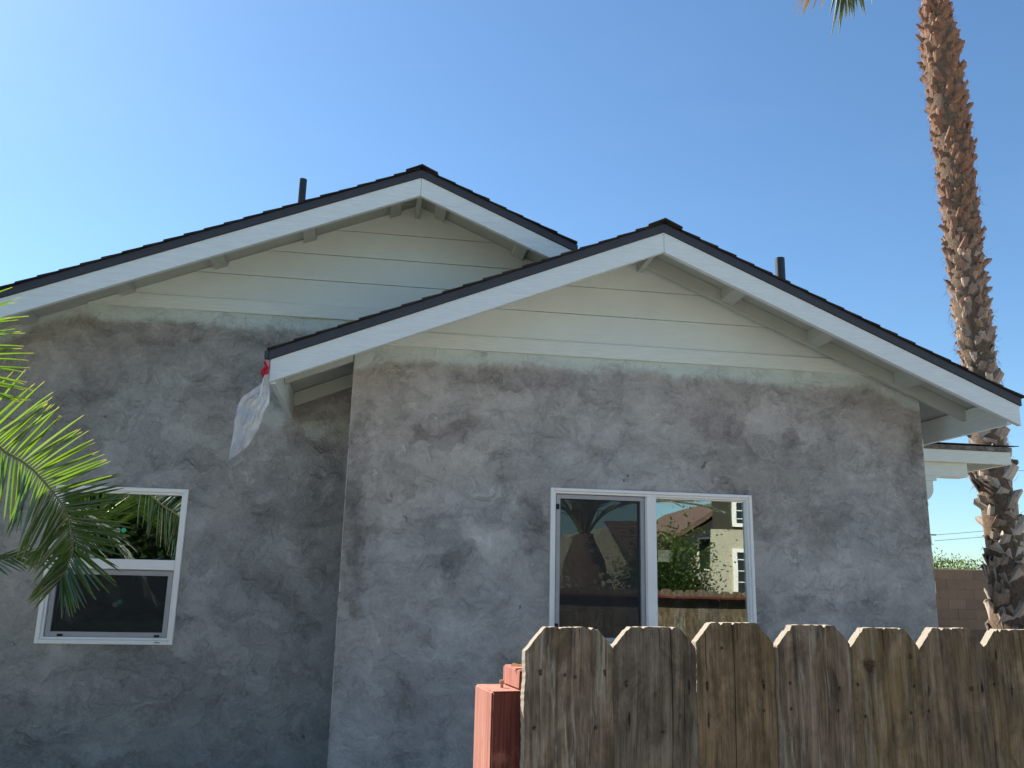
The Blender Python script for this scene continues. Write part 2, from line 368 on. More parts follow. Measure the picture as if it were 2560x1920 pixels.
def sunlit_red_mat():
    m = M('sunlit_red_wood', .85, .15); P = m.pos(); g = m.noise(m.map(P, (120, 120, 4)), 1, 5, .65, .5); k = m.noise(P, 30, 4, .7)
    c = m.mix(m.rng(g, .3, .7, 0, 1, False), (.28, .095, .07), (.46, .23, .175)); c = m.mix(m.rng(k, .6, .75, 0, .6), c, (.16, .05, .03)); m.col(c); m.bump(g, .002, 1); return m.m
m_red_sunlit = sunlit_red_mat()  # lighter red for left and top faces, sunlight put into the colour
m_rust = simple('rusty_screw', (.07, .035, .022), .7, .3, .3, 200)
m_bolt = simple('brass_bolt', (.42, .28, .16), .45, .5, .2, 200)
def glass(name, refl=.10, tint=(.80, .87, .82), mul=1.6):
    m = M(name); t = m.t; t.nodes.remove(m.b)
    fr = m.n('Fresnel'); fr.inputs[0].default_value = 1.5
    f = m.ma('MINIMUM', m.ma('MULTIPLY_ADD', fr.outputs[0], mul, refl), 1.)
    tr = m.n('BsdfTransparent'); tr.inputs[0].default_value = (*tint, 1)
    gl = m.n('BsdfGlossy'); gl.inputs['Roughness'].default_value = 0.0; gl.inputs[0].default_value = (.95, 1, .97, 1)
    wv = m.noise(m.pos(), 1.3, 2, .4); bp = m.n('Bump'); bp.inputs['Distance'].default_value = .0014; m.put(bp.inputs['Height'], wv); m.put(gl.inputs['Normal'], bp.outputs[0])
    mx = m.n('MixShader'); m.put(mx.inputs[0], f); m.put(mx.inputs[1], tr.outputs[0]); m.put(mx.inputs[2], gl.outputs[0])
    m.put(t.nodes['Material Output'].inputs[0], mx.outputs[0]); return m.m
m_glass = glass('low_e_glass', .16)
def screen_mat():
    m = M('insect_screen', .8, .2); t = m.t
    tr = m.n('BsdfTransparent'); m.b.inputs['Base Color'].default_value = (.035, .036, .038, 1)
    mx = m.n('MixShader'); mx.inputs[0].default_value = .62; m.put(mx.inputs[1], tr.outputs[0]); m.put(mx.inputs[2], m.b.outputs[0])
    m.put(t.nodes['Material Output'].inputs[0], mx.outputs[0]); return m.m
m_screen = screen_mat()
m_int = simple('interior_plaster', (.42, .40, .33), .9, .1)
m_intd = simple('interior_floor', (.10, .07, .05), .6, .3)
m_table = simple('varnished_wood', (.20, .075, .035), .35, .5, .25, 6)
m_sheet = None
def film(name, c, alpha, tr=.5):
    m = M(name, .45, .4); t = m.t
    df = m.n('BsdfDiffuse'); df.inputs[0].default_value = (*c, 1)
    tl = m.n('BsdfTranslucent'); tl.inputs[0].default_value = (*c, 1)
    gl = m.n('BsdfGlossy'); gl.inputs['Roughness'].default_value = .35
    a = m.n('MixShader'); a.inputs[0].default_value = tr; m.put(a.inputs[1], df.outputs[0]); m.put(a.inputs[2], tl.outputs[0])
    b = m.n('MixShader'); b.inputs[0].default_value = .06; b.inputs[0].default_value = .16 if alpha < 1 else .04; m.put(b.inputs[1], a.outputs[0]); m.put(b.inputs[2], gl.outputs[0])
    if alpha < 1:
        tp = m.n('BsdfTransparent'); cmx = m.n('MixShader'); m.put(cmx.inputs[0], m.rng(m.noise(m.pos(), 9, 3), .3, .7, alpha-.12, alpha+.12, False)); m.put(cmx.inputs[1], tp.outputs[0]); m.put(cmx.inputs[2], b.outputs[0]); b = cmx
    m.put(t.nodes['Material Output'].inputs[0], b.outputs[0]); return m.m
m_film = film('white_film', (.90, .91, .94), .76)
m_film2 = film('white_film_folded', (.95, .94, .90), .96)
m_redc = film('red_film', (.62, .012, .03), 1., .3)
def leaf_mat(name, c1, c2, trans=.35, gloss=.14, rough=.28):
    m = M(name); t = m.t; O = m.n('ObjectInfo').outputs['Random']
    n = m.noise(m.pos(), 5, 3); f = m.ma('MULTIPLY_ADD', n, .6, m.ma('MULTIPLY', O, .4))
    ax = m.n('Attribute'); ax.attribute_name = 'tip'
    c = m.mix(f, c1, c2); c = m.mix(m.rng(ax.outputs['Fac'], .86, 1.0, 0, .8), c, (.30, .24, .10))
    df = m.n('BsdfDiffuse'); m.put(df.inputs[0], c)
    tl = m.n('BsdfTranslucent'); m.put(tl.inputs[0], m.mix(1., c, (2.2, 2.4, .75), 'MULTIPLY'))
    gl = m.n('BsdfGlossy'); gl.inputs['Roughness'].default_value = rough; gl.inputs[0].default_value = (.9, .95, 1, 1)
    a = m.n('MixShader'); a.inputs[0].default_value = trans; m.put(a.inputs[1], df.outputs[0]); m.put(a.inputs[2], tl.outputs[0])
    lw = m.n('Fresnel'); lw.inputs[0].default_value = 1.45
    b = m.n('MixShader'); m.put(b.inputs[0], m.ma('MULTIPLY_ADD', lw.outputs[0], .8, gloss*.5)); m.put(b.inputs[1], a.outputs[0]); m.put(b.inputs[2], gl.outputs[0])
    m.put(t.nodes['Material Output'].inputs[0], b.outputs[0]); return m.m
m_leaf = leaf_mat('palm_leaflet', (.045, .085, .012), (.10, .15, .022), .50, .14, .26)
m_rach = simple('palm_rachis', (.16, .15, .06), .5, .3)
m_fan = leaf_mat('fan_palm_leaf', (.05, .085, .02), (.10, .12, .03), .3)
m_deadfan = leaf_mat('dry_fan_leaf', (.28, .15, .06), (.38, .22, .09), .3, .04, .6)
def boot_mat():
    m = M('palm_leaf_base', .85, .2); P = m.pos(); x, y, z = m.xyz(P)
    g = m.noise(m.map(m.objc(), (60, 60, 9)), 1, 4, .6, .5); k = m.noise(P, 9, 4, .6)
    hi = m.mix(m.rng(m.ma('ADD', z, m.rng(k, .3, .7, -1.6, 1.6, False)), 3.2, 7.2), (.46, .40, .34), (.42, .26, .18))
    lo = m.mix(m.rng(z, 3, 7), (.22, .165, .125), (.16, .075, .045))
    f = m.ma('ADD', m.rng(g, .3, .7, .2, .8, False), m.rng(m.rnd(), 0, 1, -.35, .35, False))
    m.col(m.mix(f, lo, hi)); m.bump(g, .006, .8); return m.m
m_boot = boot_mat()
m_core = simple('palm_trunk_fibre', (.17, .12, .085), .95, .05, .4, 30, .01)
m_fib = simple('palm_fibre_hair', (.34, .20, .10), .9, .1, .3, 40)
def ground_mat():
    m = M('dry_ground', .95, .1); P = m.pos(); n = m.noise(P, 1.2, 8, .7); k = m.noise(P, .08, 4)
    m.col(m.mix(n, m.mix(k, (.33, .30, .26), (.40, .37, .32)), (.47, .44, .39))); m.bump(n, .03, .6); return m.m
m_grd = ground_mat()
def block_mat():
    m = M('tan_concrete_block', .95, .1); P = m.pos(); n = m.noise(P, 3, 6, .7); r_ = m.rng(m.rnd(), 0, 1, .9, 1.1, False)
    c = m.mix(n, (.14, .095, .066), (.22, .155, .11)); m.col(m.vm('MULTIPLY', c, m.comb(r_, r_, r_))); m.bump(m.noise(P, 60, 4, .7), .004, .8); return m.m
m_blk2 = block_mat()
m_mort = simple('mortar', (.135, .095, .068), .95, .1)
m_hedge = simple('hedge_leaf', (.15, .21, .035), .9, .02, .5)
m_green = simple('green_sticker', (.06, .52, .22), .5); m_pale = film('sticker_ghost', (.55, .66, .60), .55, .2)

# ------------------------------------------------------------------ ground
g = G(); g.v = [(-300, -300, 0), (300, -300, 0), (300, 300, 0), (-300, 300, 0)]; g.f = [[0, 1, 2, 3]]
tag(g.o('ground', m_grd), kind='structure')

# ------------------------------------------------------------------ house
house = thing('house', (1, D, 0), 'single-storey grey stucco house with two white-trimmed gables and a dark shingle roof', 'house')

def wall_with_hole(name, X0, X1, Y, ztops, hole, X, Z, m, th=.16):
    hx0, hz0, hx1, hz1 = hole; vs = []; fs = []
    xs = [X0, hx0, hx1, X1]; zs = [0, hz0, hz1, ztops]
    for yy in (Y, Y+th):
        for i in range(3):
            for j in range(3):
                if i == 1 and j == 1: continue
                p = under(rect(xs[i], zs[j], xs[i+1], zs[j+1]), X, Z+.039, .001)
                if len(p) < 3: continue
                k = len(vs); vs += [(a, yy, b) for a, b in p]; fs.append(list(range(k, k+len(p))))
    k = len(vs)
    vs += [(hx0, Y, hz0), (hx1, Y, hz0), (hx1, Y, hz1), (hx0, Y, hz1), (hx0, Y+th, hz0), (hx1, Y+th, hz0), (hx1, Y+th, hz1), (hx0, Y+th, hz1)]
    fs += [[k, k+1, k+5, k+4], [k+1, k+2, k+6, k+5], [k+2, k+3, k+7, k+6], [k+3, k, k+4, k+7]]
    k = len(vs); zt0 = Z-SL*abs(X0-X)-.001; zt1 = Z-SL*abs(X1-X)-.001; zt0 = min(zt0, ztops); zt1 = min(zt1, ztops)
    vs += [(X0, Y, 0), (X0, Y+th, 0), (X0, Y+th, zt0), (X0, Y, zt0), (X1, Y, 0), (X1, Y+th, 0), (X1, Y+th, zt1), (X1, Y, zt1)]
    fs += [[k, k+1, k+2, k+3], [k+4, k+5, k+6, k+7]]
    return mesh(name, vs, fs, m, house)
WF = (1.213, 1.053, 2.738, 2.162)           # front window opening x0,z0,x1,z1
WB = (-2.339, .998, -1.410, 2.112)
wall_f = wall_with_hole('stucco_wall', XL, XR, D, 3.150, WF, AX, AZ, m_st_f)
wall_b = wall_with_hole('stucco_wall', -6.2, 1.2, B, 3.512, WB, BX, BZ, m_st_b)
tag(wall_f, 'patchy grey stucco wall of the projecting wing'); tag(wall_b, 'darker grey stucco wall set back on the left')
# side walls of the wing and the rear of the house
tag(G().box((XL, D+.161, 0), (XL+.14, B-.001, 2.95)).o('side_wall', m_st_f, house))
G().box((XR-.16, D+.161, 0), (XR, 14, 2.93)).o('side_wall', m_st_f, house)
G().box((-6.2, B+.161, 0), (-6.04, 14, 1.6)).o('side_wall', m_st_b, house)
# metal corner bead
g = G(); zc = .0
while zc < 2.98:
    ln_ = random.uniform(.05, .5); g.box((XL-.003, D-.0035, zc), (XL+random.uniform(.000, .004), D-.0005, min(zc+ln_, 2.98))); zc += ln_+random.uniform(.002, .03)
g.o('corner_bead', simple('corner_bead_metal', (.50, .47, .42), .6, .4, .4, 30), house)
g = G(); zc = .6
while zc < 2.75:
    ln_ = random.uniform(.02, .12); g.box((XR-.003, D-.003, zc), (XR+.003, D+.01, min(zc+ln_, 2.86))); zc += ln_+random.uniform(.02, .3)
tag(g.o('corner_bead_chips', m_cream, house), kind='stuff')

def gable(X, Z, yb, yw, zf1, zf2, lines, xl, xr, xs0, xs1, lookouts, left_end, right_end, fly=True):
    # backing and siding, frieze
    top = G().prism(under(rect(xs0, zf1-.02, xs1, Z+.04), X, Z+.038, .002), yw+.006, yw+.12); top.o('gable_backing', m_gap, house)
    zs = [zf2]+lines+[Z+.06]
    for a, b in zip(zs[:-1], zs[1:]):
        p = under(rect(xs0, a+(.0022 if a != zf2 else -.02), xs1, b-.0022), X, Z+.038, .002)
        if len(p) < 3: continue
        G().prism(p, 0, yw+.005, yt=lambda x, z, a=a, b=b: yw-.013+.004*(z-a)/(b-a)).o('siding_board', m_sid, house)
    p = under(rect(xs0, zf1+.006, xs1, zf2), X, Z+.038, .002)
    G().prism(p, yw-.030, yw+.004).o('frieze_board', m_frz, house, bev=.003)
    # barge boards
    for s, xe in ((-1, left_end), (1, right_end)):
        dx = abs(xe-X); a = .001
        G().prism([(X+s*a, Z), (X+s*a, Z-BH), (X+s*dx, Z-BH-SL*dx), (X+s*dx, Z-SL*dx)], yb, yb+.04).o('barge_board', m_trim, house, bev=.002)
        # dark metal rake strip over it
        z0 = .002; d2 = dx+.012
        G().prism([(X, Z+z0), (X, Z+.062), (X+s*d2, Z+.062-SL*d2), (X+s*d2, Z+z0-SL*d2)] if s > 0 else
                  [(X-.0005, Z+z0), (X-.0005, Z+.062), (X-d2, Z+.062-SL*d2), (X-d2, Z+z0-SL*d2)], yb-.014, yb+.03).o('rake_flashing', m_dark, house, bev=.0015)
        # inner fly rafter
        iy = yb+.47 if fly else yw-.014
        xi = dx-.04
        d0_ = .02 if s > 0 else X-xl+.005
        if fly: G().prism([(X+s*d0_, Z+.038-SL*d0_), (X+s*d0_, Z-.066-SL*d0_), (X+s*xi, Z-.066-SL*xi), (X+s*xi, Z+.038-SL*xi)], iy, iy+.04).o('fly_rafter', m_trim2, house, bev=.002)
        for off in lookouts:
            if off > dx-.2: continue
            c0, c1 = off-.045, off+.045
            lb = .050 if fly else .004
            if fly and s < 0: continue
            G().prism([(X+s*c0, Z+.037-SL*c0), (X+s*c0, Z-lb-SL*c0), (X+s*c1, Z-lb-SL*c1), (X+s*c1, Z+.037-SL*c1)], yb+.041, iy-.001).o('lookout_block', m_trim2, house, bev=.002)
    # ridge board
    G().box((X-.019, yb+.041, Z-.085), (X+.019, yw-.014, Z-.022)).o('ridge_board', m_trim2, house, bev=.002)

gable(AX, AZ, F1, D, 3.140, 3.257, [3.482, 3.704], XL, XR, XL, XR, (.655, 1.345, 2.045), -.735, 4.558)
gable(BX, BZ, F2, B, 3.502, 3.615, [3.828, 4.050, 4.272], -6.2, 1.2, -6.2, 1.6, (.18, .85, 1.52, 2.19, 2.86, 3.53), -6.3, 1.40, fly=False)

# decks (soffit boards in the overhang, sheathing behind), shingles, ridge caps
def slope(X, Z, yb, yw, yend, s, length, yc0=None):
    d0, d1 = 0.0, length
    def P(d, h): return (X+s*d, Z+h-SL*d)
    for (ya, ye) in ((yb+.0405, yb+.30), (yb+.306, yw+.02), (yw+.022, yend)):
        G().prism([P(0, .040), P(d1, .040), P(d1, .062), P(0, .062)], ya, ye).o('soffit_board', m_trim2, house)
    ex = .145; ch = ex/math.sqrt(1+SL*SL); n = int(length/ch); th = .017
    rest = G(); y0 = yb-.030
    base = .063
    for i in range(n+1):
        a = length-(i)*ch+(.025 if i == 0 else 0); b = max(length-(i+1)*ch-.03, .01)
        if a <= .03: break
        jit = random.uniform(-.004, .005); yj = y0+random.uniform(-.006, .004); w1 = random.uniform(.6, 1.0)
        def course(ga, ya, ye, dz=0.):
            j = len(ga.v); h0 = base+th+jit*.5+dz; h1 = base+.004
            hb = base+.0008
            for yy in (ya, ye):
                ga.v += [(*[P(a, h0)[0]], yy, P(a, h0)[1]), (P(b, h1+.002)[0], yy, P(b, h1+.002)[1]), (P(b, hb)[0], yy, P(b, hb)[1]), (P(a, hb)[0], yy, P(a, hb)[1])]
            ga.f += [[j, j+1, j+2, j+3], [j+7, j+6, j+5, j+4], [j, j+4, j+5, j+1], [j+1, j+5, j+6, j+2], [j+2, j+6, j+7, j+3], [j+3, j+7, j+4, j]]
        ga = G(); course(ga, yj, yj+w1); ga.o('shingle', m_shg, house)
        yy = yj+w1+.004
        while yy < yend:
            ww = random.choice((.12, .2, .28, .33)); course(rest, yy, min(yy+ww-.004, yend), random.choice((0, 0, .004))); yy += ww
    tag(rest.o('shingle_field', m_shg, house), kind='stuff')
def caps(X, Z, yb, yend):
    rest = G(); k = 0; y = yb-.045
    while y < yend:
        h = .077; t = .012; wd = .120+random.uniform(-.006, .006); y1 = y+.30; lift = .022
        pts = []
        ga = G() if k < 4 else rest; j = len(ga.v)
        for yy, hh in ((y, h+lift*.5), (y1, h-.014)):
            for (dx, dz) in ((-wd, -SL*wd), (-wd*.4, -SL*wd*.4+.003), (0, .006), (wd*.4, -SL*wd*.4+.003), (wd, -SL*wd)):
                ga.v.append((X+dx, yy, Z+hh+dz))
            for (dx, dz) in ((-wd, -SL*wd), (-wd*.4, -SL*wd*.4+.003), (0, .006), (wd*.4, -SL*wd*.4+.003), (wd, -SL*wd)):
                ga.v.append((X+dx, yy, Z+hh+dz-t))
        for q in range(4):
            ga.f += [[j+q, j+q+1, j+10+q+1, j+10+q], [j+5+q, j+15+q, j+15+q+1, j+5+q+1], [j+q, j+5+q, j+6+q, j+q+1], [j+10+q, j+11+q, j+16+q, j+15+q]]
        ga.f += [[j, j+10, j+15, j+5], [j+4, j+9, j+19, j+14]]
        if k < 4: ga.o('ridge_cap', m_shg, house)
        y += .145; k += 1
    tag(rest.o('ridge_cap_row', m_shg, house), kind='stuff')
slope(AX, AZ, F1, D, 14, 1, 2.668); slope(AX, AZ, F1, D, B-.002, -1, 2.625)
slope(BX, BZ, F2, B, 14, -1, 6.5); slope(BX, BZ, F2, B, 14, 1, 1.20)
caps(AX, AZ, F1, 14); caps(BX, BZ, F2, 14)
# eave fascias
def fascia(x0, x1, y0, y1, X, Z):
    xo = x0 if abs(x0-X) > abs(x1-X) else x1
    zt = Z-SL*abs(xo-X)+.036
    G().box((x0, y0, 2.690), (x1, y1, zt)).o('eave_fascia', m_trim, house, bev=.002)
fascia(4.478, 4.516, F1+.041, 14, AX, AZ); fascia(-.735, -.699, F1+.041, B-.002, AX, AZ)
# painted board on the set-back wall under the eave
G().prism([(-.698, AZ+.034-SL*(AX+.698)), (-.698, AZ-.075-SL*(AX+.698)), (XL-.001, AZ-.075-SL*(AX-XL)), (XL-.001, AZ+.034-SL*(AX-XL))], B-.022, B-.001).o('eave_trim', m_trim2, house)
# flashing end folded under the left corner
G().box((-.775, F1-.012, 2.845), (-.750, F1+.03, 2.895)).o('flashing_end', m_dark, house)
# vent pipes
for (x, y, zt, r_) in ((-.925, 8.0, 5.325, .037), (3.655, 7.2, 4.567, .046)):
    p = G().tube([(x, y, zt-.9), (x, y, zt)], r_, 20, cap=False)
    p.tube([(x, y, zt-.9), (x, y, zt-.001)], r_*.82, 20, cap=False); q = len(p.v)-20; w0 = 20
    for k in range(20): p.f.append([20+k, 20+(k+1) % 20, q+(k+1) % 20, q+k])
    p.o('vent_pipe', m_pipe, house, smooth=False)
# conduit at the right corner
g = G().tube([(4.222, 6.16, 0), (4.222, 6.16, 2.03)], .011, 8)
for zz in (1.86, 2.02, 1.2): g.box((4.19, 6.15, zz), (4.24, 6.172, zz+.015))
g.o('conduit', simple('brown_conduit', (.06, .035, .03), .6), house)

# ------------------------------------------------------------------ windows
def frame_rect(g_, x0, z0, x1, z1, t, y0, y1, tt=None, tb=None):
    tt = t if tt is None else tt; tb = t if tb is None else tb
    g_.box((x0, y0, z0), (x0+t, y1, z1)); g_.box((x1-t, y0, z0), (x1, y1, z1))
    g_.box((x0+t, y0, z0), (x1-t, y1, z0+tb)); g_.box((x0+t, y0, z1-tt), (x1-t, y1, z1))
def disc(name, x, y, z, r_, m, p):
    g_ = G().tube([(x, y, z), (x, y-.0015, z)], r_, 18); return g_.o(name, m, p)
# front slider
wf = thing('slider_window', (WF[0], D, WF[1]), parent=house)
x0, z0, x1, z1 = WF
g = G(); frame_rect(g, x0, z0, x1, z1, .022, D-.022, D+.07)
g.o('window_frame', m_vinyl, wf, bev=.003)
g = G(); frame_rect(g, x0+.0225, z0+.0225, x1-.0225, z1-.0225, .016, D-.008, D+.07); g.o('inner_frame', m_vinyl, wf, bev=.002)
xm = 1.962
g = G(); g.box((xm-.034, D-.014, z0+.0395), (xm+.034, D+.068, z1-.0395)); g.box((xm-.042, D-.004, z0+.0395), (xm-.0345, D+.068, z1-.0395)); g.o('mullion', m_vinyl, wf, bev=.002)
g = G(); frame_rect(g, xm+.035, z0+.0392, x1-.039, z1-.0392, .010, D+.012, D+.066); g.o('glazing_bead', m_vinyl, wf, bev=.001)
G().box((xm+.046, D+.030, z0+.05), (x1-.050, D+.034, z1-.05)).o('pane', m_glass, wf)
g = G(); frame_rect(g, x0+.041, z0+.041, xm-.044, z1-.041, .028, D+.040, D+.066); g.o('sash', m_vinyl, wf, bev=.002)
G().box((x0+.070, D+.052, z0+.07), (xm-.072, D+.056, z1-.07)).o('pane', m_glass, wf)
g = G(); frame_rect(g, x0+.046, z0+.043, xm-.046, z1-.043, .030, D+.010, D+.026); g.o('screen_frame', m_alu, wf, bev=.002)
g = G(); g.v = [(x0+.07, D+.018, z0+.07), (xm-.07, D+.018, z0+.07), (xm-.07, D+.018, z1-.07), (x0+.07, D+.018, z1-.07)]; g.f = [[0, 1, 2, 3]]; g.o('insect_screen', m_screen, wf)
for zz in (2.03, 1.20): G().box((x0+.043, D+.004, zz-.02), (x0+.068, D+.011, zz+.018)).o('latch', m_blk, wf)
# left single-hung window
wb = thing('hung_window', (WB[0], B, WB[1]), parent=house)
x0, z0, x1, z1 = WB
g = G(); frame_rect(g, x0, z0, x1, z1, .030, B-.022, B+.07); g.o('window_frame', m_vinyl, wb, bev=.003)
g = G(); frame_rect(g, x0+.0305, z0+.0305, x1-.0305, z1-.0305, .016, B-.004, B+.07); g.o('inner_frame', m_vinyl, wb, bev=.002)
G().box((x0+.047, B-.010, 1.520), (x1-.047, B+.066, 1.592)).o('meeting_rail', m_vinyl, wb, bev=.003)
G().box((x0+.047, B+.030, 1.593), (x1-.047, B+.034, z1-.047)).o('pane', m_glass, wb)
g = G(); frame_rect(g, x0+.048, z0+.047, x1-.048, 1.519, .03, B+.044, B+.066); g.o('sash', m_vinyl, wb)
G().box((x0+.078, B+.052, z0+.077), (x1-.078, B+.056, 1.489)).o('pane', m_glass, wb)
g = G(); frame_rect(g, x0+.052, z0+.048, x1-.052, 1.512, .034, B+.010, B+.026); g.o('screen_frame', m_alu, wb, bev=.002)
g = G(); g.v = [(x0+.08, B+.018, z0+.08), (x1-.08, B+.018, z0+.08), (x1-.08, B+.018, 1.48), (x0+.08, B+.018, 1.48)]; g.f = [[0, 1, 2, 3]]; g.o('insect_screen', m_screen, wb)
for xx in (x0+.155, x1-.12): G().box((xx-.018, B+.003, z0+.050), (xx+.018, B+.0095, z0+.066)).o('latch', m_blk, wb)
G().box((x1-.125, B-.0235, z0+.012), (x1-.088, B-.0221, z0+.017)).o('weep_slot', m_blk, wb)
tag(disc('sticker', -1.847, B+.029, 1.800, .018, m_green, wb), 'green round sticker'); tag(disc('sticker', -1.887, B+.0285, 1.798, .018, m_pale, wb), 'pale disc drawn as the reflection of the green sticker')  # pale discs paint the reflections of the green ones in the glass
tag(disc('sticker', -1.820, B+.051, 1.288, .018, m_green, wb), 'green round sticker'); tag(disc('sticker', -1.850, B+.050, 1.268, .018, m_pale, wb), 'pale disc drawn as the reflection of the green sticker')

# ------------------------------------------------------------------ room behind the front window
g = G()
g.box((XL+.16, D+.17, .35), (XR-.17, 11.2, .45)); g.o('room_floor', m_intd, house)
g = G(); g.box((XL+.16, D+.17, 2.75), (XR-.17, 11.2, 2.85)); g.box((XL+.16, D+.17, .46), (XL+.26, 11.2, 2.74)); g.box((XR-.28, D+.17, .46), (XR-.17, 11.2, 2.74))
ops = [(3.66, 3.86, 1.79, 1.95)]
xs = [XL+.27]
for a, b, c_, d_ in ops:
    g.box((xs[-1], 11.0, .46), (a, 11.15, 2.74)); g.box((a, 11.0, d_), (b, 11.15, 2.74))
    if c_ > .47: g.box((a, 11.0, .46), (b, 11.15, c_))
    xs.append(b)
g.box((xs[-1], 11.0, .46), (XR-.29, 11.15, 2.74)); g.o('room_wall', m_int, house)
g = G(); g.box((-4.4, B+.17, .3), (-.6, 10.5, .4)); g.box((-4.4, B+.17, 2.9), (-.6, 10.5, 3.0)); g.box((-4.4, B+.17, .401), (-4.3, 10.5, 2.899)); g.box((-.7, B+.17, .401), (-.6, 10.5, 2.899)); g.box((-4.299, 10.4, .401), (-.701, 10.5, 2.899)); g.o('dark_room', m_intd, house)
tb = thing('table', (2.9, 8.6, .45), 'dark varnished wooden table standing inside, seen through the wide front window', 'table')
G().box((.9, 8.2, 1.205), (3.75, 9.1, 1.245)).o('tabletop', m_table, tb, bev=.005)
G().box((1.0, 8.28, 1.10), (3.65, 8.31, 1.204)).o('apron', m_table, tb)
for (xx, yy) in ((1.05, 8.25), (2.75, 8.25), (3.6, 8.25), (1.05, 9.0), (3.6, 9.0)):
    G().tube([(xx, yy, .451), (xx+.01, yy, .7), (xx-.03, yy, 1.0), (xx, yy, 1.203)], [.03, .05, .075, .06], 8).o('leg', m_table, tb, smooth=True)

# ------------------------------------------------------------------ small porch roof right of the house
pr = thing('porch_roof', (5.3, 8, 0), parent=house)
G().box((4.19, 8.0, 2.808), (6.545, 8.035, 2.938)).o('fascia', m_cream, pr, bev=.002)
G().box((6.505, 8.0355, 2.808), (6.545, 11, 2.938)).o('fascia', m_cream, pr)
G().box((4.19, 7.985, 2.940), (5.50, 8.04, 2.987)).o('drip_strip', simple('weathered_drip', (.10, .085, .075), .7, .3, .3, 9), pr)
G().box((5.502, 7.983, 2.941), (6.552, 8.04, 2.986)).o('drip_strip', simple('weathered_drip_patched', (.17, .14, .12), .7, .3, .6, 22), pr)
g = G(); g.prismx([(8.04, 2.94), (8.04, 2.985), (11, 3.35), (11, 3.30)], 4.19, 6.50); g.o('porch_deck', m_trim2, pr)
for k in range(9):
    xx = 4.19
    while xx < 6.6:
        ww = random.uniform(.2, .36); y0 = 7.955+k*.14+random.uniform(-.004, .012); z0_ = 2.990+(y0-8.0)*.123+.006+random.uniform(0, .006)
        xe = min(xx+ww, 6.62+random.uniform(-.03, .03))
        G().prismx([(y0, z0_), (y0, z0_+.007), (y0+.28, z0_+.036), (y0+.28, z0_+.028)], xx, xe-.003).o('shingle', m_shg, pr)
        xx += ww
G().box((4.19, 8.06, 2.662), (6.07, 8.22, 2.925)).o('beam', m_cream, pr, bev=.003)
g = G().box((4.9, 8.05, 2.612), (5.70, 8.23, 2.661)); g.o('bracket_cap', m_cream, pr, bev=.003)
poly = [(5.20, 2.6115), (5.66, 2.6115)]+[(5.50+.16*math.cos(a), 2.53-.14*math.sin(a)) for a in [R(q) for q in range(0, 91, 10)]]+[(5.20, 2.39)]
G().prism(poly, 8.06, 8.22).o('bracket', m_cream, pr)
G().box((5.2, 8.07, 0), (5.36, 8.21, 2.389)).o('porch_post', m_cream, pr)

# ------------------------------------------------------------------ plastic sheet on the left eave corner
def zpt(px, py, y=F1-.03):
    """design helper: a point of the hanging sheet, given on the plane of the barge board"""
    X_ = 520+px*.21705; Y_ = 820+py*.21705
    d = fwd*2129.3+rr*(X_-1280)-uu*(Y_-960); return Vector((0, 0, 1.5))+d*(y/d.y)
sheet = thing('plastic_sheet', zpt(690, 400), 'torn white plastic sheet with a red piece hanging from the front left eave corner', 'plastic sheet')
def ribbon(name, L, Rr, m, amp, nfold, nx=12, ny=26, dy=0, lab=None):
    def ev(pts, t):
        t *= len(pts)-1; i = min(int(t), len(pts)-2); f = t-i; p0 = pts[max(i-1, 0)]; p1 = pts[i]; p2 = pts[i+1]; p3 = pts[min(i+2, len(pts)-1)]
        return [.5*((2*p1[k])+(-p0[k]+p2[k])*f+(2*p0[k]-5*p1[k]+4*p2[k]-p3[k])*f*f+(-p0[k]+3*p1[k]-3*p2[k]+p3[k])*f**3) for k in (0, 1)]
    vs = []; fs = []
    for j in range(ny+1):
        t = j/ny; a = ev(L, t); b = ev(Rr, t)
        for i in range(nx+1):
            u_ = i/nx; px = a[0]+(b[0]-a[0])*u_; py = a[1]+(b[1]-a[1])*u_
            wv = amp*abs(math.sin(u_*nfold*1.7+t*3.1+math.sin(t*17+u_*4)*.5))*1.3-amp*.5+.25*amp*math.sin(t*41-u_*17)+amp*math.sin(u_*nfold*math.pi+t*2.2)*(.4+t)+amp*.5*math.sin(t*9+u_*5)+.4*amp*math.sin(t*23+u_*11)
            vs.append(zpt(px, py)+Vector((0, -abs(wv)-dy, 0)))
    for j in range(ny):
        for i in range(nx): k = j*(nx+1)+i; fs.append([k, k+1, k+nx+2, k+nx+1])
    o = mesh(name, vs, fs, m, sheet, smooth=True)
    if lab: o['label'] = lab
ribbon('thin_film', [(640, 640), (560, 690), (470, 750), (365, 860), (330, 1010), (312, 1120), (285, 1300), (250, 1522)],
       [(700, 600), (712, 700), (705, 860), (655, 960), (600, 1120), (550, 1220), (440, 1390), (258, 1518)], m_film, .02, 3.5)
ribbon('folded_film', [(660, 560), (615, 680), (590, 800), (500, 910), (530, 1010), (505, 1090), (460, 1220), (405, 1405)],
       [(700, 540), (700, 700), (712, 840), (660, 960), (622, 1060), (565, 1190), (500, 1310), (415, 1400)], m_film2, .016, 5, dy=.02)
ribbon('red_film', [(655, 385), (642, 410), (655, 450), (622, 490), (612, 530), (635, 578)], [(708, 378), (712, 420), (706, 470), (700, 520), (690, 560), (662, 592)], m_redc, .010, 3, 8, 14, dy=.008, lab='bright red piece of film')
ribbon('pale_tab', [(655, 378), (665, 390), (675, 420)], [(712, 378), (712, 420), (708, 462)], film('pink_film', (.75, .35, .42), 1.), .004, 2, 4, 6, dy=.024)

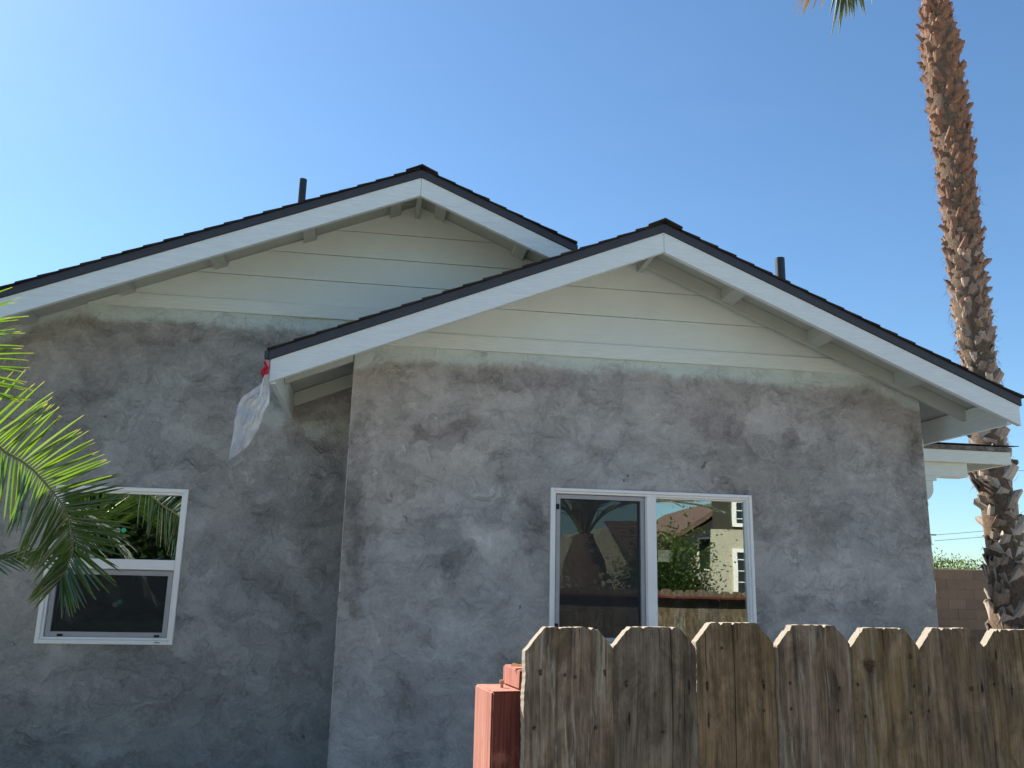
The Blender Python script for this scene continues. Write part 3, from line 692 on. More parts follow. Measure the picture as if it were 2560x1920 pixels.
# ------------------------------------------------------------------ fence
FA = R(8.9); fd = Vector((math.cos(FA), math.sin(FA), 0)); fn = Vector((math.sin(FA), -math.cos(FA), 0)); FP = Vector((.2245, 1.29, 0))
fence = thing('fence', FP, 'weathered grey-brown dog-eared picket fence in the foreground, with a red post at its left end', 'fence')
PK = [  # x0, x1, ztop, chamfer L, chamfer R, proud, tint, flake, yellow, spots, cracks
 (0.000, .1405, 1.434, .031, .028, .000, (.100, .086, .070), 1., .0, [(.0238, 1.3695, .0028, .006, 's'), (.1262, 1.3686, .0028, .006, 's'), (.0621, 1.3656, .002, .002, 's'), (.0791, 1.3626, .0025, .0025, 's'), (.0157, 1.2928, .003, .003, 's'), (.1118, 1.2909, .003, .003, 's')], [(.085, 1.41), (.05, 1.425)]),
 (.1425, .2815, 1.4352, .026, .029, .001, (.088, .078, .068), .1, .03, [(.0195, 1.352, .003, .006, 's'), (.1255, 1.346, .0025, .016, 's'), (.067, 1.3365, .0025, .004, 's'), (.024, 1.300, .0018, .016, 's'), (.109, 1.3046, .002, .003, 's'), (.078, 1.2826, .005, .004, 'knot')], [(.095, 1.2), (.076, 1.40)]),
 (.2865, .4270, 1.4425, .027, .030, -.005, (.108, .086, .058), .05, .12, [(.0173, 1.346, .003, .010, 's'), (.118, 1.347, .0035, .012, 's'), (.117, 1.3075, .0018, .002, 's'), (.0454, 1.4038, .004, .004, 'knot'), (.018, 1.295, .0025, .022, 's')], [(.0655, 0)]),
 (.4310, .5705, 1.440, .029, .028, .001, (.096, .080, .066), .75, .02, [(.020, 1.3489, .0025, .003, 's'), (.1142, 1.3397, .003, .004, 's'), (.0196, 1.3103, .002, .003, 's'), (.1091, 1.3053, .002, .003, 's')], [(.1, 1.42)]),
 (.5735, .7140, 1.4360, .029, .030, -.001, (.108, .090, .062), .35, .25, [(.0101, 1.3452, .0025, .0035, 's'), (.1242, 1.3408, .003, .004, 's'), (.021, 1.2955, .0025, .003, 's'), (.1135, 1.2986, .002, .003, 's'), (.0354, 1.3742, .018, .016, 'knot'), (.1197, 1.3901, .007, .007, 'knot')], [(.0663, 1.385), (.1, 1.425)]),
 (.7165, .8560, 1.4370, .029, .031, .001, (.090, .075, .056), .05, .10, [(.0096, 1.336, .002, .014, 's'), (.1247, 1.338, .0045, .016, 's'), (.0995, 1.3358, .008, .007, 'knot'), (.006, 1.3006, .002, .002, 's')], [(.02, 1.42)]),
 (.8590, 1.0000, 1.4350, .027, .030, -.001, (.104, .086, .060), .2, .15, [(.0125, 1.3414, .0025, .004, 's'), (.0233, 1.3923, .002, .014, 's'), (.05, 1.33, .002, .012, 's')], [(.08, 1.15)]),
 (1.0030, 1.1430, 1.4350, .029, .030, .001, (.098, .082, .06), .2, .1, [(.02, 1.345, .0025, .004, 's')], [(.05, 1.4)]),
 (1.1460, 1.2860, 1.4360, .029, .030, .000, (.10, .084, .062), .3, .1, [], [(.07, 1.3)])]
for pi, (xa, xb, zt, cl, cr_, proud, tint, flake, yel, spots, cracks) in enumerate(PK):
    rnd = random.Random(pi*17+3)
    tint = (tint[0]*1.26, tint[1]*1.16, tint[2]*1.06)
    mat = wood('fence_wood_%d' % pi, tint, spots, flake, yel, seed=pi+1)
    wd = xb-xa; th = .0165; nz = 90
    base = FP+fd*xa+fn*proud
    xsn = sorted([wd*i/34 for i in range(35) if all(abs(wd*i/34-c[0]) > .0022 for c in cracks)]+[c[0]+q for c in cracks for q in (-.0009, 0, .0009)]); nx = len(xsn)-1
    jl = [rnd.uniform(-.0006, .0006) for _ in range(nz+1)]; jr = [rnd.uniform(-.0006, .0006) for _ in range(nz+1)]
    jt = [rnd.uniform(-.0008, .0005) for _ in range(nx+1)]
    for q in range(3):
        jt[rnd.randrange(4, nx-4)] -= rnd.uniform(.0015, .0045)
    ph = rnd.uniform(0, 6)
    vs = []; fs = []
    def top(x):
        z = zt; 
        if x < cl: z -= (cl-x)*1.12
        if x > wd-cr_: z -= (x-(wd-cr_))*1.08
        return z
    nose = 1.05
    for side in (0, 1):
        for j in range(nz+1):
            for i in range(nx+1):
                x = xsn[i]; t = j/nz; zz = (0 + nose*min(t/.12, 1)) if t <= .12 else nose+(top(x)+jt[i]-nose)*((t-.12)/.88)
                e = .0014*math.sin(zz*19+ph)*min(1, 20*x, 20*(wd-x)) if 0 < i < nx else 0
                if i == 0: e = jl[j]+.0008*math.sin(zz*60+ph)
                if i == nx: e = jr[j]+.0008*math.sin(zz*50+ph)
                dep = .0012*math.sin(x*31+ph)*math.sin(zz*7+ph) + (.0004*rnd.random())
                edge = min(x, wd-x)
                if edge < .003: dep -= .0010
                if t > .985: dep -= .0008
                for (ckx, ckz) in cracks:
                    if abs(x-ckx) < .0003: dep -= .008*min(max((zz-ckz)/.05, 0), 1)
                p = base+fd*(x+e)+Vector((0, 0, zz))
                p += fn*(dep) if side == 0 else -fn*th
                vs.append(p)
    n1 = (nx+1)*(nz+1)
    for j in range(nz):
        for i in range(nx):
            k = j*(nx+1)+i; fs.append([k, k+1, k+nx+2, k+nx+1])
            if 0: pass
    # back face coarse
    k0 = n1
    for j in range(nz):
        for i in range(nx):
            k = k0+j*(nx+1)+i; fs.append([k+1, k, k+nx+1, k+nx+2])
    for j in range(nz):
        a = j*(nx+1); b = a+nx+1; fs.append([a, b, n1+b, n1+a])
        a = j*(nx+1)+nx; b = a+nx+1; fs.append([b, a, n1+a, n1+b])
    for i in range(nx):
        a = nz*(nx+1)+i; fs.append([a, a+1, n1+a+1, n1+a]); a = i; fs.append([a+1, a, n1+a, n1+a+1])
    nfr = 2*nx*nz
    pk = mesh('picket', vs, fs, [mat, m_edge], fence, loc=base, mi=[0]*nfr+[1]*(len(fs)-nfr))
    # object space must run along the board for the grain: rotate the object, un-rotate the mesh
    rot = Matrix.Rotation(FA, 4, 'Z'); pk.data.transform(rot.inverted()); pk.rotation_euler.z = FA
    fixn(pk)
    for (sx, sz, rx, rz, k) in spots:
        if k == 's' and rz < .0125:
            c = Vector((sx, -.0012, sz+(.0 if rz < .005 else rz*.3)))
            gg = G().tube([c, c+Vector((0, -.0018, 0))], [.0026, .0018], 8); me_ = bpy.data.meshes.new('screw_head')
            me_.from_pydata([tuple(v) for v in gg.v], [], gg.f); me_.materials.append(m_rust)
            o = bpy.data.objects.new('screw_head', me_); C.objects.link(o); o.parent = pk
src_pk = [o for o in fence.children if o.name.startswith('picket')]
for k in range(27):
    s0 = src_pk[(k*5+2) % 7]; o = s0.copy(); C.objects.link(o); o.parent = fence
    o.location = fd*(1.2890+k*.1432)
    for ch in s0.children:
        c_ = ch.copy(); C.objects.link(c_); c_.parent = o
def fbox(name, a0, a1, d0, d1, z0_, z1_, m, parent, bev=.002):
    vs = []
    for z_ in (z0_, z1_):
        for (a, d) in ((a0, d0), (a1, d0), (a1, d1), (a0, d1)): vs.append(FP+fd*a-fn*d+Vector((0, 0, z_)))
    o = mesh(name, vs, [[0, 3, 2, 1], [4, 5, 6, 7], [0, 1, 5, 4], [1, 2, 6, 5], [2, 3, 7, 6], [3, 0, 4, 7]], m, parent)
    bm = bmesh.new(); bm.from_mesh(o.data); bmesh.ops.subdivide_edges(bm, edges=[e for e in bm.edges if e.calc_length() > .3], cuts=5)
    bmesh.ops.recalc_face_normals(bm, faces=bm.faces)
    bmesh.ops.bevel(bm, geom=[e for e in bm.edges if e.calc_face_angle(0) > .6], offset=bev, segments=2, affect='EDGES')
    for v in bm.verts: v.co += Vector((random.uniform(-1, 1), random.uniform(-1, 1), random.uniform(-1, 1)))*.0006
    bm.to_mesh(o.data); bm.free()
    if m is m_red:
        o.data.materials.append(m_red_sunlit)
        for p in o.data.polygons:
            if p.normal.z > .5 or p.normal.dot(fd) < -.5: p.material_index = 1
    return o
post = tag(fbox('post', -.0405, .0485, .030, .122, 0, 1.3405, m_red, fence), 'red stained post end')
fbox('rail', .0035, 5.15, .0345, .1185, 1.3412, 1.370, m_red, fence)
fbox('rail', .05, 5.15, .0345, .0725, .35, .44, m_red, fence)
bp = FP+fd*(-.012)-fn*.075
G().tube([bp+Vector((0, 0, 1.340)), bp+Vector((0, 0, 1.3475)), bp+Vector((.0, 0, 1.3476)), bp+Vector((0, 0, 1.3515))], [.0026, .0026, .0036, .0034], 10).o('bolt', m_bolt, post)
# dry leaf on the rail
lf = []; c0 = FP+fd*.022-fn*.06+Vector((0, 0, 1.3712))
out_ = [(-.026, 0, .002), (-.018, .010, .006), (-.006, .008, .003), (.000, .012, .019), (.006, .006, .013), (.016, .002, .008), (.024, -.004, .003), (.012, -.012, .001), (-.002, -.010, .004), (-.014, -.012, .002)]
vs = [c0]+[c0+fd*a-fn*b+Vector((0, 0, c_)) for a, b, c_ in out_]; fs = [[0, i+1, (i+1) % len(out_)+1] for i in range(len(out_))]
tag(mesh('dry_leaf', vs, fs, film('dry_leaf_brown', (.40, .22, .09), 1., .3), None, loc=c0), 'curled dry brown leaf lying on the red rail beside the first picket', 'leaf')

# ------------------------------------------------------------------ feather palm fronds
def spline(pts, n):
    pts = [Vector(p) for p in pts]; out = []
    for k in range(n+1):
        t = k/n*(len(pts)-1); i = min(int(t), len(pts)-2); f = t-i
        p0, p1, p2, p3 = pts[max(i-1, 0)], pts[i], pts[i+1], pts[min(i+2, len(pts)-1)]
        out.append(.5*((2*p1)+(-p0+p2)*f+(2*p0-5*p1+4*p2-p3)*f*f+(-p0+3*p1-3*p2+p3)*f**3))
    return out
def leaflet(g_, tips, p, d, nrm, L, wd, droop, bend=0.):
    """one folded blade: a V section with a drying, split tip"""
    seg = 5; side = d.cross(nrm).normalized(); i = len(g_.v)
    for k in range(seg+1):
        t = k/seg; c = p+d*L*t+Vector((0, 0, -1))*droop*L*t*t+side*bend*L*t*t
        wv = wd*(.35+.65*min(t/.18, 1))*(1-.55*t**2) if k < seg else wd*.12
        fold = nrm*wv*.45
        g_.v += [c-side*wv*.5+fold, c, c+side*wv*.5+fold]; tips += [t, t, t]
    for k in range(seg):
        a = i+3*k; g_.f += [[a, a+1, a+4, a+3], [a+1, a+2, a+5, a+4]]
def settips(o, tips):
    at = o.data.attributes.new('tip', 'FLOAT', 'POINT')
    for i, t in enumerate(tips): at.data[i].value = t
def frond(palm, pts, N, lenf, S, rnd, single=True, rrad=.009, wd=.021, angf=None, droop=(.08, .25), t0=.0, nm=None, twist=(0, 0), name='frond'):
    """S: side direction of the blade (the leaflets on +S and -S). single = each leaflet an object"""
    path = spline(pts, 40)
    fr = G().tube(path[::2], [rrad*(1-.75*k/20) for k in range(21)], 7).o(name, m_rach, palm, smooth=True)
    S = Vector(S).normalized(); allg = G(); allt = []
    tot = 0
    for k in range(N):
        t = t0+(1-t0)*k/(N-1); i = min(int(t*40), 39); p = path[i].lerp(path[i+1], t*40-i)
        T = (path[min(i+2, 40)]-path[max(i-1, 0)]).normalized(); s_ = (S-T*S.dot(T)).normalized(); Nn = T.cross(s_).normalized()
        if nm is not None and Nn.dot(Vector(nm)) < 0: Nn = -Nn
        for sgn in (1, -1):
            L = lenf(t, sgn)*rnd.uniform(.88, 1.08)
            if L <= .02: continue
            a = (angf(t, sgn) if angf else R(62-38*t))+rnd.uniform(-.09, .09)
            d = (T*math.cos(a)+s_*sgn*math.sin(a)+Nn*(rnd.uniform(-.16, .16)+.12)).normalized()
            dr = droop[0 if sgn > 0 else 1]*rnd.uniform(.6, 1.4)
            nn = (Nn+s_*rnd.uniform(-.5, .5)+T*rnd.uniform(-.3, .3)).normalized()
            ga, ta = (G(), []) if single else (allg, allt)
            leaflet(ga, ta, p+d*.004, d, nn, L, wd*rnd.uniform(.8, 1.15), dr, rnd.uniform(-.05, .05))
            if single:
                o = mesh('leaflet', ga.v, ga.f, m_leaf, fr); settips(o, ta)
    if not single:
        o = mesh('leaflets', allg.v, allg.f, m_leaf, fr); settips(o, allt); o['kind'] = 'stuff'
    return fr
rnd = random.Random(11)
date = thing('date_palm', (-4.0, 4.0, 0), 'feather palm with sunlit fronds reaching in from the left over the hung window', 'palm tree')
def trunkmesh(name, path, rad, m, parent, n=16):
    return G().tube(path, rad, n).o(name, m, parent, smooth=True)
trunkmesh('trunk', [(-4, 4, 0), (-4, 4, .8), (-4.0, 4, 1.6), (-4, 4, 2.1)], [.32, .3, .27, .2], m_core, date)
crown = Vector((-4.0, 4.0, 2.1))
camdir = Vector((-.35, -.9, -.05))
# the big arching frond over the hung window
P1 = [crown, (-3.3, 4.4, 2.62), (-2.6, 4.68, 2.48), (-2.115, 4.8, 2.225), (-1.984, 4.8, 2.118), (-1.85, 4.81, 2.044), (-1.757, 4.81, 1.963), (-1.678, 4.82, 1.874), (-1.62, 4.82, 1.80), (-1.59, 4.82, 1.72), (-1.563, 4.82, 1.626), (-1.575, 4.82, 1.53), (-1.60, 4.82, 1.46)]
P1 = P1[:1]+[Vector((0, 0, 1.5))+(Vector(p)-Vector((0, 0, 1.5)))*1.03 for p in P1[1:]]
def len1(t, s): 
    if s > 0: return .40*(1-.25*t) if t < .8 else .40*(.8-(t-.8)*1.6)
    return (.34 if t < .55 else .34-.32*(t-.55))
def ang1(t, s):
    return (R(84-26*max(0, (t-.3)/.5)) if t < .8 else R(58-110*(t-.8))) if s > 0 else (R(56) if t < .75 else R(56-150*(t-.75)))
frond(date, P1, 70, len1, (.6, 0, .8), rnd, True, .009, .0175, ang1, (.02, .10), .24, camdir)
# its neighbour just below, in the shade
P2 = [crown+Vector((0, 0, -.1)), (-3.3, 4.6, 1.86), (-2.7, 5.1, 1.60), (-2.2, 5.25, 1.550), (-2.01, 5.25, 1.565), (-1.84, 5.25, 1.582)]
frond(date, P2, 17, lambda t, s: (.22 if s > 0 else .17)*(1-.3*t), (.1, -.3, 1), rnd, True, .009, .015, lambda t, s: R(26 if s > 0 else 34)-R(10)*t, (.0, .15), .55, camdir)
# tips coming in at the upper left
P3 = [crown+Vector((0, 0, .05)), (-3.5, 4.3, 2.95), (-2.9, 4.6, 3.05), (-2.42, 4.8, 2.86), (-2.28, 4.8, 2.62), (-2.24, 4.8, 2.42)]
frond(date, P3, 34, lambda t, s: .37 if s > 0 else .28, (.8, 0, .5), rnd, True, .010, .017, lambda t, s: R(92-20*t) if s > 0 else R(50), (.02, .2), .5, camdir)
P4 = [crown, (-3.95, 3.3, 2.6), (-3.85, 2.97, 2.55), (-3.35, 2.97, 2.62), (-2.9, 2.97, 2.5), (-2.72, 2.97, 2.15)]
frond(date, P4, 60, lambda t, s: .42 if s > 0 else .3, (0, .15, -1), rnd, False, .012, .03, lambda t, s: R(80) if s > 0 else R(40), (.1, .1), .3, (0, 1, 0))
# the rest of the crown, outside the frame but mirrored in the hung window
for k in range(17):
    a = R(95+k*21+rnd.uniform(-6, 6)); el = rnd.uniform(.2, 1.1); L = rnd.uniform(1.9, 2.5)
    if -10 < ((math.degrees(a)+180) % 360)-180 < 50: continue
    h = Vector((math.cos(a), math.sin(a), 0))
    pts = [crown+h*L*q*(1-.12*q)+Vector((0, 0, L*(el*q-(.55+el*.75)*q*q))) for q in (0, .25, .5, .75, 1)]
    frond(date, pts, 60, lambda t, s: .42*math.sin(math.pi*(.12+.8*t)), h.cross(Vector((0, 0, 1))), rnd, False, .014, .024, None, (.25, .25), .15, (0, 0, 1))

# ------------------------------------------------------------------ tall fan palm
fp = thing('fan_palm', (7.57, 9.5, 0), 'tall fan palm whose bare trunk of cut leaf bases rises past the right eave', 'palm tree')
TP = [(7.60, 0, .34), (7.57, 1.13, .33), (7.57, 1.88, .27), (7.50, 2.85, .238), (7.456, 4.38, .242), (7.42, 5.19, .256), (7.42, 6.25, .265), (7.41, 7.59, .275), (7.363, 8.69, .28), (7.365, 9.3, .235), (7.36, 9.7, .20), (7.35, 10.4, .19), (7.33, 12.3, .16)]
def tp(z):
    for a, b in zip(TP[:-1], TP[1:]):
        if z <= b[1]: f = (z-a[1])/(b[1]-a[1]); return a[0]+(b[0]-a[0])*f, a[2]+(b[2]-a[2])*f
    return TP[-1][0], TP[-1][2]
zz = [i*.25 for i in range(50)]
trunkmesh('trunk', [(tp(z)[0], 9.5, z) for z in zz], [tp(z)[1]-.055 for z in zz], m_core, fp, 24)
def boot_mesh(L, w0, w1, out, curl, skew, rnd):
    """a clasping leaf base: wide at the foot, tapering to a ragged cut end that stands off the trunk"""
    vs = []; fs = []; nu, nv = 4, 4
    for j in range(nv+1):
        t = j/nv; wv = w0+(w1-w0)*t**.7; o_ = out*t**1.4
        for i in range(nu+1):
            u_ = i/nu*2-1
            zc_ = L*t+(rnd.uniform(-.02, .02) if j == nv else 0)
            vs.append((u_*wv*.5+skew*L*t, -(o_-curl*wv*u_*u_), zc_))
    n = len(vs)
    for v in list(vs): vs.append((v[0]*.92, v[1]+.012, v[2]-.004))
    for j in range(nv):
        for i in range(nu): k = j*(nu+1)+i; fs += [[k, k+1, k+nu+2, k+nu+1], [n+k+1, n+k, n+k+nu+1, n+k+nu+2]]
    for i in range(nu): k = nv*(nu+1)+i; fs += [[k, k+1, n+k+1, n+k]]
    for j in range(nv):
        a = j*(nu+1); b = a+nu+1; fs += [[a, b, n+b, n+a]]; a += nu; b += nu; fs += [[b, a, n+a, n+b]]
    return vs, fs
rb = random.Random(5); variants = []
for k in range(14):
    low = k < 7
    v, f = boot_mesh(rb.uniform(.20, .30) if low else rb.uniform(.12, .20), rb.uniform(.18, .25) if low else rb.uniform(.15, .21), rb.uniform(.10, .17) if low else rb.uniform(.05, .11), rb.uniform(.0, .03) if low else rb.uniform(.025, .075), rb.uniform(.35, .8) if low else rb.uniform(.1, .5), rb.uniform(-.5, .5), rb)
    me = bpy.data.meshes.new('leaf_base'); me.from_pydata(v, [], f); me.materials.append(m_boot)
    bm = bmesh.new(); bm.from_mesh(me); bmesh.ops.recalc_face_normals(bm, faces=bm.faces); bm.to_mesh(me); bm.free(); variants.append((v, f, me))
restb = G(); cands = []
z = .55; ang = 0.
while z < 10.9:
    x_, r_ = tp(z); low = z < 3.9; dz = .0072 if low else .0080
    if 3.9 <= z < 6: dz = .0068
    ang += 2.39996; cands.append((z, ang+rb.uniform(-.15, .15), rb.randrange(7) if rb.random() < (1 if z < 3.4 else (5.8-z)/2.4) else 7+rb.randrange(7), rb.uniform(-.6, .6) if low else rb.uniform(-.4, .4), rb.uniform(-.22, -.02), rb.uniform(.85, 1.15))); z += dz
view = Vector((-7.4, -9.5, 0)).normalized(); nb = 0
vis = sorted([c for c in cands if Vector((math.cos(c[1]), math.sin(c[1]), 0)).dot(view) > -.1 and 1.0 < c[0] < 9.6], key=lambda c: c[0]*.6+1.5*(1-Vector((math.cos(c[1]), math.sin(c[1]), 0)).dot(view)))[:298]
visset = set(id(c) for c in vis)
for c in cands:
    z, a, vi, rl, tl, s_ = c; x_, r_ = tp(z); rad = r_-.06
    Mx = Matrix.Translation((x_+math.cos(a)*rad, 9.5+math.sin(a)*rad, z)) @ Matrix.Rotation(a+math.pi/2, 4, 'Z') @ Matrix.Rotation(rl, 4, 'Y') @ Matrix.Rotation(tl, 4, 'X') @ Matrix.Scale(s_, 4)
    v, f, me = variants[vi]
    if id(c) in visset:
        o = bpy.data.objects.new('leaf_base', me); C.objects.link(o); o.parent = fp; o.matrix_local = Matrix.Translation(-ORG[fp.name]) @ Mx
    else:
        k = len(restb.v); restb.v += [Mx @ Vector(q) for q in v]; restb.f += [[k+q for q in ff] for ff in f]
tag(restb.o('leaf_base_cover', m_boot, fp), kind='stuff')
fib = G()
for k in range(2600):
    z = rb.uniform(1.2, 10.8)
    if z < 4 and rb.random() < .75: continue
    a = rb.uniform(0, 2*math.pi); x_, r_ = tp(z); rad = r_-.02
    p = Vector((x_+math.cos(a)*rad, 9.5+math.sin(a)*rad, z)); o_ = Vector((math.cos(a), math.sin(a), 0)); tg = Vector((-math.sin(a), math.cos(a), 0))
    L = rb.uniform(.04, .12); d = (o_*rb.uniform(.2, 1)+tg*rb.uniform(-1.2, 1.2)+Vector((0, 0, rb.uniform(-1, .7)))).normalized(); wv = tg.cross(d)*.0035+Vector((0, 0, .002))
    q = p+d*L*.5+Vector((0, 0, -.01)); e = p+d*L+Vector((0, 0, rb.uniform(-.04, .02))); i = len(fib.v)
    fib.v += [p-wv, p+wv, q-wv*.8, q+wv*.8, e]; fib.f += [[i, i+1, i+3, i+2], [i+2, i+3, i+4]]
o = mesh('trunk_fibres', fib.v, fib.f, m_fib, fp); o['kind'] = 'stuff'
# crown of fan leaves
def fan_leaf(base, d, L, fanr, m, droopz, rnd, tipdrop=.5, spread=2.6, hubat=None):
    d = Vector(d).normalized(); g_ = G(); tips = []
    mid = base+d*L*.55+Vector((0, 0, -droopz*.3)); hub = base+d*L+Vector((0, 0, -droopz))
    if hubat is not None: hub = Vector(hubat); mid = (base+hub)/2+Vector((0, 0, .12))
    stem = G().tube([base, mid, hub], [.02, .015, .01], 6)
    T = (hub-mid).normalized() if hubat is None else d
    S = T.cross(Vector((0, 0, 1))).normalized(); N_ = S.cross(T).normalized()
    ns = 30
    for k in range(ns):
        a = (k/(ns-1)-.5)*spread; dd = (T*math.cos(a)+S*math.sin(a)+N_*rnd.uniform(-.08, .08)).normalized()
        r_ = fanr*(.85+.15*math.cos(a))*rnd.uniform(.9, 1.1)
        i = len(g_.v); seg = 4; sd_ = dd.cross(N_).normalized()
        for q in range(seg+1):
            t = q/seg; c = hub+dd*r_*t+Vector((0, 0, -1))*r_*tipdrop*t**2.2; wv = (.02+.05*fanr*math.sin(min(t*2.2, 1.57)))*(1-.75*max(0, t-.45)/.55) if q < seg else .004
            g_.v += [c-sd_*wv*.5, c+N_*wv*.35, c+sd_*wv*.5]; tips += [t]*3
        for q in range(seg): a_ = i+3*q; g_.f += [[a_, a_+1, a_+4, a_+3], [a_+1, a_+2, a_+5, a_+4]]
    o = stem.o('leaf_stalk', m_rach, fp, smooth=True)
    b = mesh('fan_blade', g_.v, g_.f, m, o); settips(b, tips); return o
rf = random.Random(3); ctop = Vector((7.33, 9.5, 12.2))
for k in range(22):
    a = k*2.39996; el = 1.2-k*.055; d = Vector((math.cos(a)*math.cos(el), math.sin(a)*math.cos(el), math.sin(el)))
    fan_leaf(ctop+Vector((0, 0, -.01*k)), d, rf.uniform(1.0, 1.3), .95, m_fan, .12+.01*k, rf)
# the two lowest leaves, whose tips hang into the top of the picture
fan_leaf(ctop+Vector((0, 0, -.9)), (-.12, -.05, -1), 1, 1.30, m_fan, 0, rf, .03, .42, (6.12, 9.5, 10.42))
fan_leaf(ctop+Vector((0, 0, -.8)), (-.42, -.1, -.9), 1, 1.28, m_deadfan, 0, rf, .03, .62, (5.95, 9.5, 10.40))

# ------------------------------------------------------------------ block wall, hedge, utility lines
bw = thing('block_wall', (11.5, 16.5, 0), 'tan concrete block garden wall behind the fan palm', 'wall')
WZ = 1.93; G().box((7.5, 16.512, 0), (18, 16.69, WZ-.002)).o('mortar_core', m_mort, bw)
bmsh = []
vv, ff = G().box((0, 0, 0), (.395, .20, .195)).v, G().box((0, 0, 0), (.395, .20, .195)).f
me = bpy.data.meshes.new('block'); me.from_pydata(vv, [], ff); me.materials.append(m_blk2)
for rI in range(9):
    z_ = WZ-.2*(rI+1)+.008; xo = 7.5+(.2 if rI % 2 else 0)
    while xo < 17.6:
        if 10.2 < xo < 14.6 and z_ > .7:
            o = bpy.data.objects.new('block', me); C.objects.link(o); o.parent = bw; o.location = Vector((xo, 16.5+random.uniform(-.003, .003), z_))-ORG[bw.name]
        xo += .4
G().box((7.5, 16.49, WZ+.0005), (18, 16.71, WZ+.02)).o('cap', simple('wall_cap', (.34, .27, .19), .9), bw)
hg = G(); tipsh = []
for k in range(26000):
    x_ = rb.uniform(9.5, 16); h = 2.12+.10*math.sin(x_*1.7)+.06*math.sin(x_*5.3+1)+.04*math.sin(x_*13)
    y_ = 18+rb.uniform(-.7, .7); z_ = rb.uniform(1.2, h)+(rb.uniform(0, .22) if rb.random() < .25 else 0)
    p = Vector((x_, y_, z_)); d = Vector((rb.gauss(0, .6), rb.gauss(0, .6), rb.uniform(.1, 1))).normalized(); sd_ = d.cross(Vector((rb.gauss(0, 1), rb.gauss(0, 1), rb.gauss(0, 1)))).normalized(); L = rb.uniform(.03, .08)
    i = len(hg.v); hg.v += [p, p+d*L*.5+sd_*L*.22, p+d*L, p+d*L*.5-sd_*L*.22]; hg.f += [[i, i+1, i+2, i+3]]; tipsh += [0]*4
hedge = thing('hedge', (13, 18, 0), 'bright green shrubbery showing above the block wall', 'hedge')
o = mesh('foliage', hg.v, hg.f, m_hedge, hedge); settips(o, tipsh); o['kind'] = 'stuff'
G().box((8, 17.8, 0), (18, 18.2, 1.75)).o('branches', simple('hedge_wood', (.05, .04, .02), .9), hedge)
upole = thing('utility_pole', (27.45, 40, 0), 'utility pole mostly hidden behind the right wall corner', 'utility pole')
G().tube([(27.45, 40, 0), (27.45, 40, 4.6)], .11, 10).o('pole', simple('pole_wood', (.09, .06, .045), .9), upole)
G().box((27.2, 39.9, 4.22), (27.95, 40.0, 4.28)).o('crossarm', simple('pole_arm', (.09, .06, .045), .9), upole)
m_wire = simple('power_wire', (.03, .03, .035), .7)
for (a, b, lab) in (((27.9, 40, 4.25), (42, 40, 6.4), 'upper thin power line between the wall corner and the palm trunk'), ((27.88, 40, 3.96), (42, 40, 6.1), 'second power line just below the upper one, left of the palm trunk'),
                    ((20, 42, 8.2), (48, 40, 8.1), 'faint power line right of the palm trunk near the right eave'), ((27.5, 40, 3.0), (42, 41, 2.75), 'lowest faint power line just above the shrubbery')):
    a = Vector(a); b = Vector(b); pts = [a.lerp(b, t/10)-Vector((0, 0, .25*math.sin(math.pi*t/10))) for t in range(11)]
    tag(G().tube(pts, .011, 5).o('power_line', m_wire, None, loc=a), lab, 'power line', 'power lines behind the garden')

# ------------------------------------------------------------------ what the windows mirror: the gardens and houses behind the viewer
m_beige = simple('beige_stucco', (.48, .44, .33), .9, .1, .06, 5); m_pink = simple('pink_stucco', (.40, .35, .31), .9, .1, .06, 4)
m_tile = simple('clay_tile', (.15, .095, .075), .8, .2, .4, 9); m_eave = simple('brown_eave', (.06, .045, .035), .8); m_wing = simple('dark_glass', (.02, .025, .03), .05, .6)
nb_ = thing('neighbour_house', (9.5, -8, 0), 'beige stucco house mirrored in the right pane of the wide window', 'house')
def plan(poly, z0_, z1_, name, m, p):
    g_ = G(); n_ = len(poly); g_.v = [(x, y, z_) for z_ in (z0_, z1_) for x, y in poly]; g_.f = [list(range(n_)), list(range(n_, 2*n_))]+[[k, (k+1) % n_, (k+1) % n_+n_, k+n_] for k in range(n_)]
    return g_.o(name, m, p)
plan([(8.05, -8), (16, -8), (16, -14), (10.9, -14)], 0, 2.86, 'wall', m_beige, nb_)
plan([(8.2, -8.25), (16, -8.25), (16, -14), (11.1, -14)], 2.861, 4.6, 'upper_wall', simple('shaded_siding', (.05, .045, .035), .9), nb_)
plan([(7.8, -7.5), (16.3, -7.5), (16.3, -14.3), (10.9, -14.3)], 4.601, 4.85, 'roof', m_eave, nb_)
for (a, b, c_, d_) in ((8.62, 1.05, 9.75, 2.38), (8.75, 2.95, 9.8, 3.9)):
    y_ = -8.0 if b < 2 else -8.25
    g = G(); frame_rect(g, a, b, c_, d_, .09, y_+.0, y_+.05); o = g.o('window', m_vinyl, nb_); G().box((a+.09, y_+.001, b+.09), (c_-.09, y_+.02, d_-.09)).o('pane', m_wing, o)
    g = G()
    for q in range(1, 5): g.box((a+.09, y_+.022, b+q*(d_-b)/5), (c_-.09, y_+.032, b+q*(d_-b)/5+.02))
    g.box(((a+c_)/2-.01, y_+.0335, b+.1), ((a+c_)/2+.01, y_+.04, d_-.1)); g.o('muntins', m_vinyl, o)
pk_ = thing('neighbour_house', (12, -18, 0), 'pink stucco gabled house mirrored in the right pane of the wide window', 'house')
G().prism([(10.95, 0), (14.2, 0), (14.2, 3.3), (12.55, 4.1), (10.95, 3.25)], -18, -24).o('wall', m_pink, pk_)
G().prism([(10.2, 2.95), (12.55, 4.35), (15.0, 2.95), (15.0, 3.12), (12.55, 4.55), (10.2, 3.12)], -17.4, -24.5).o('roof', m_tile, pk_)
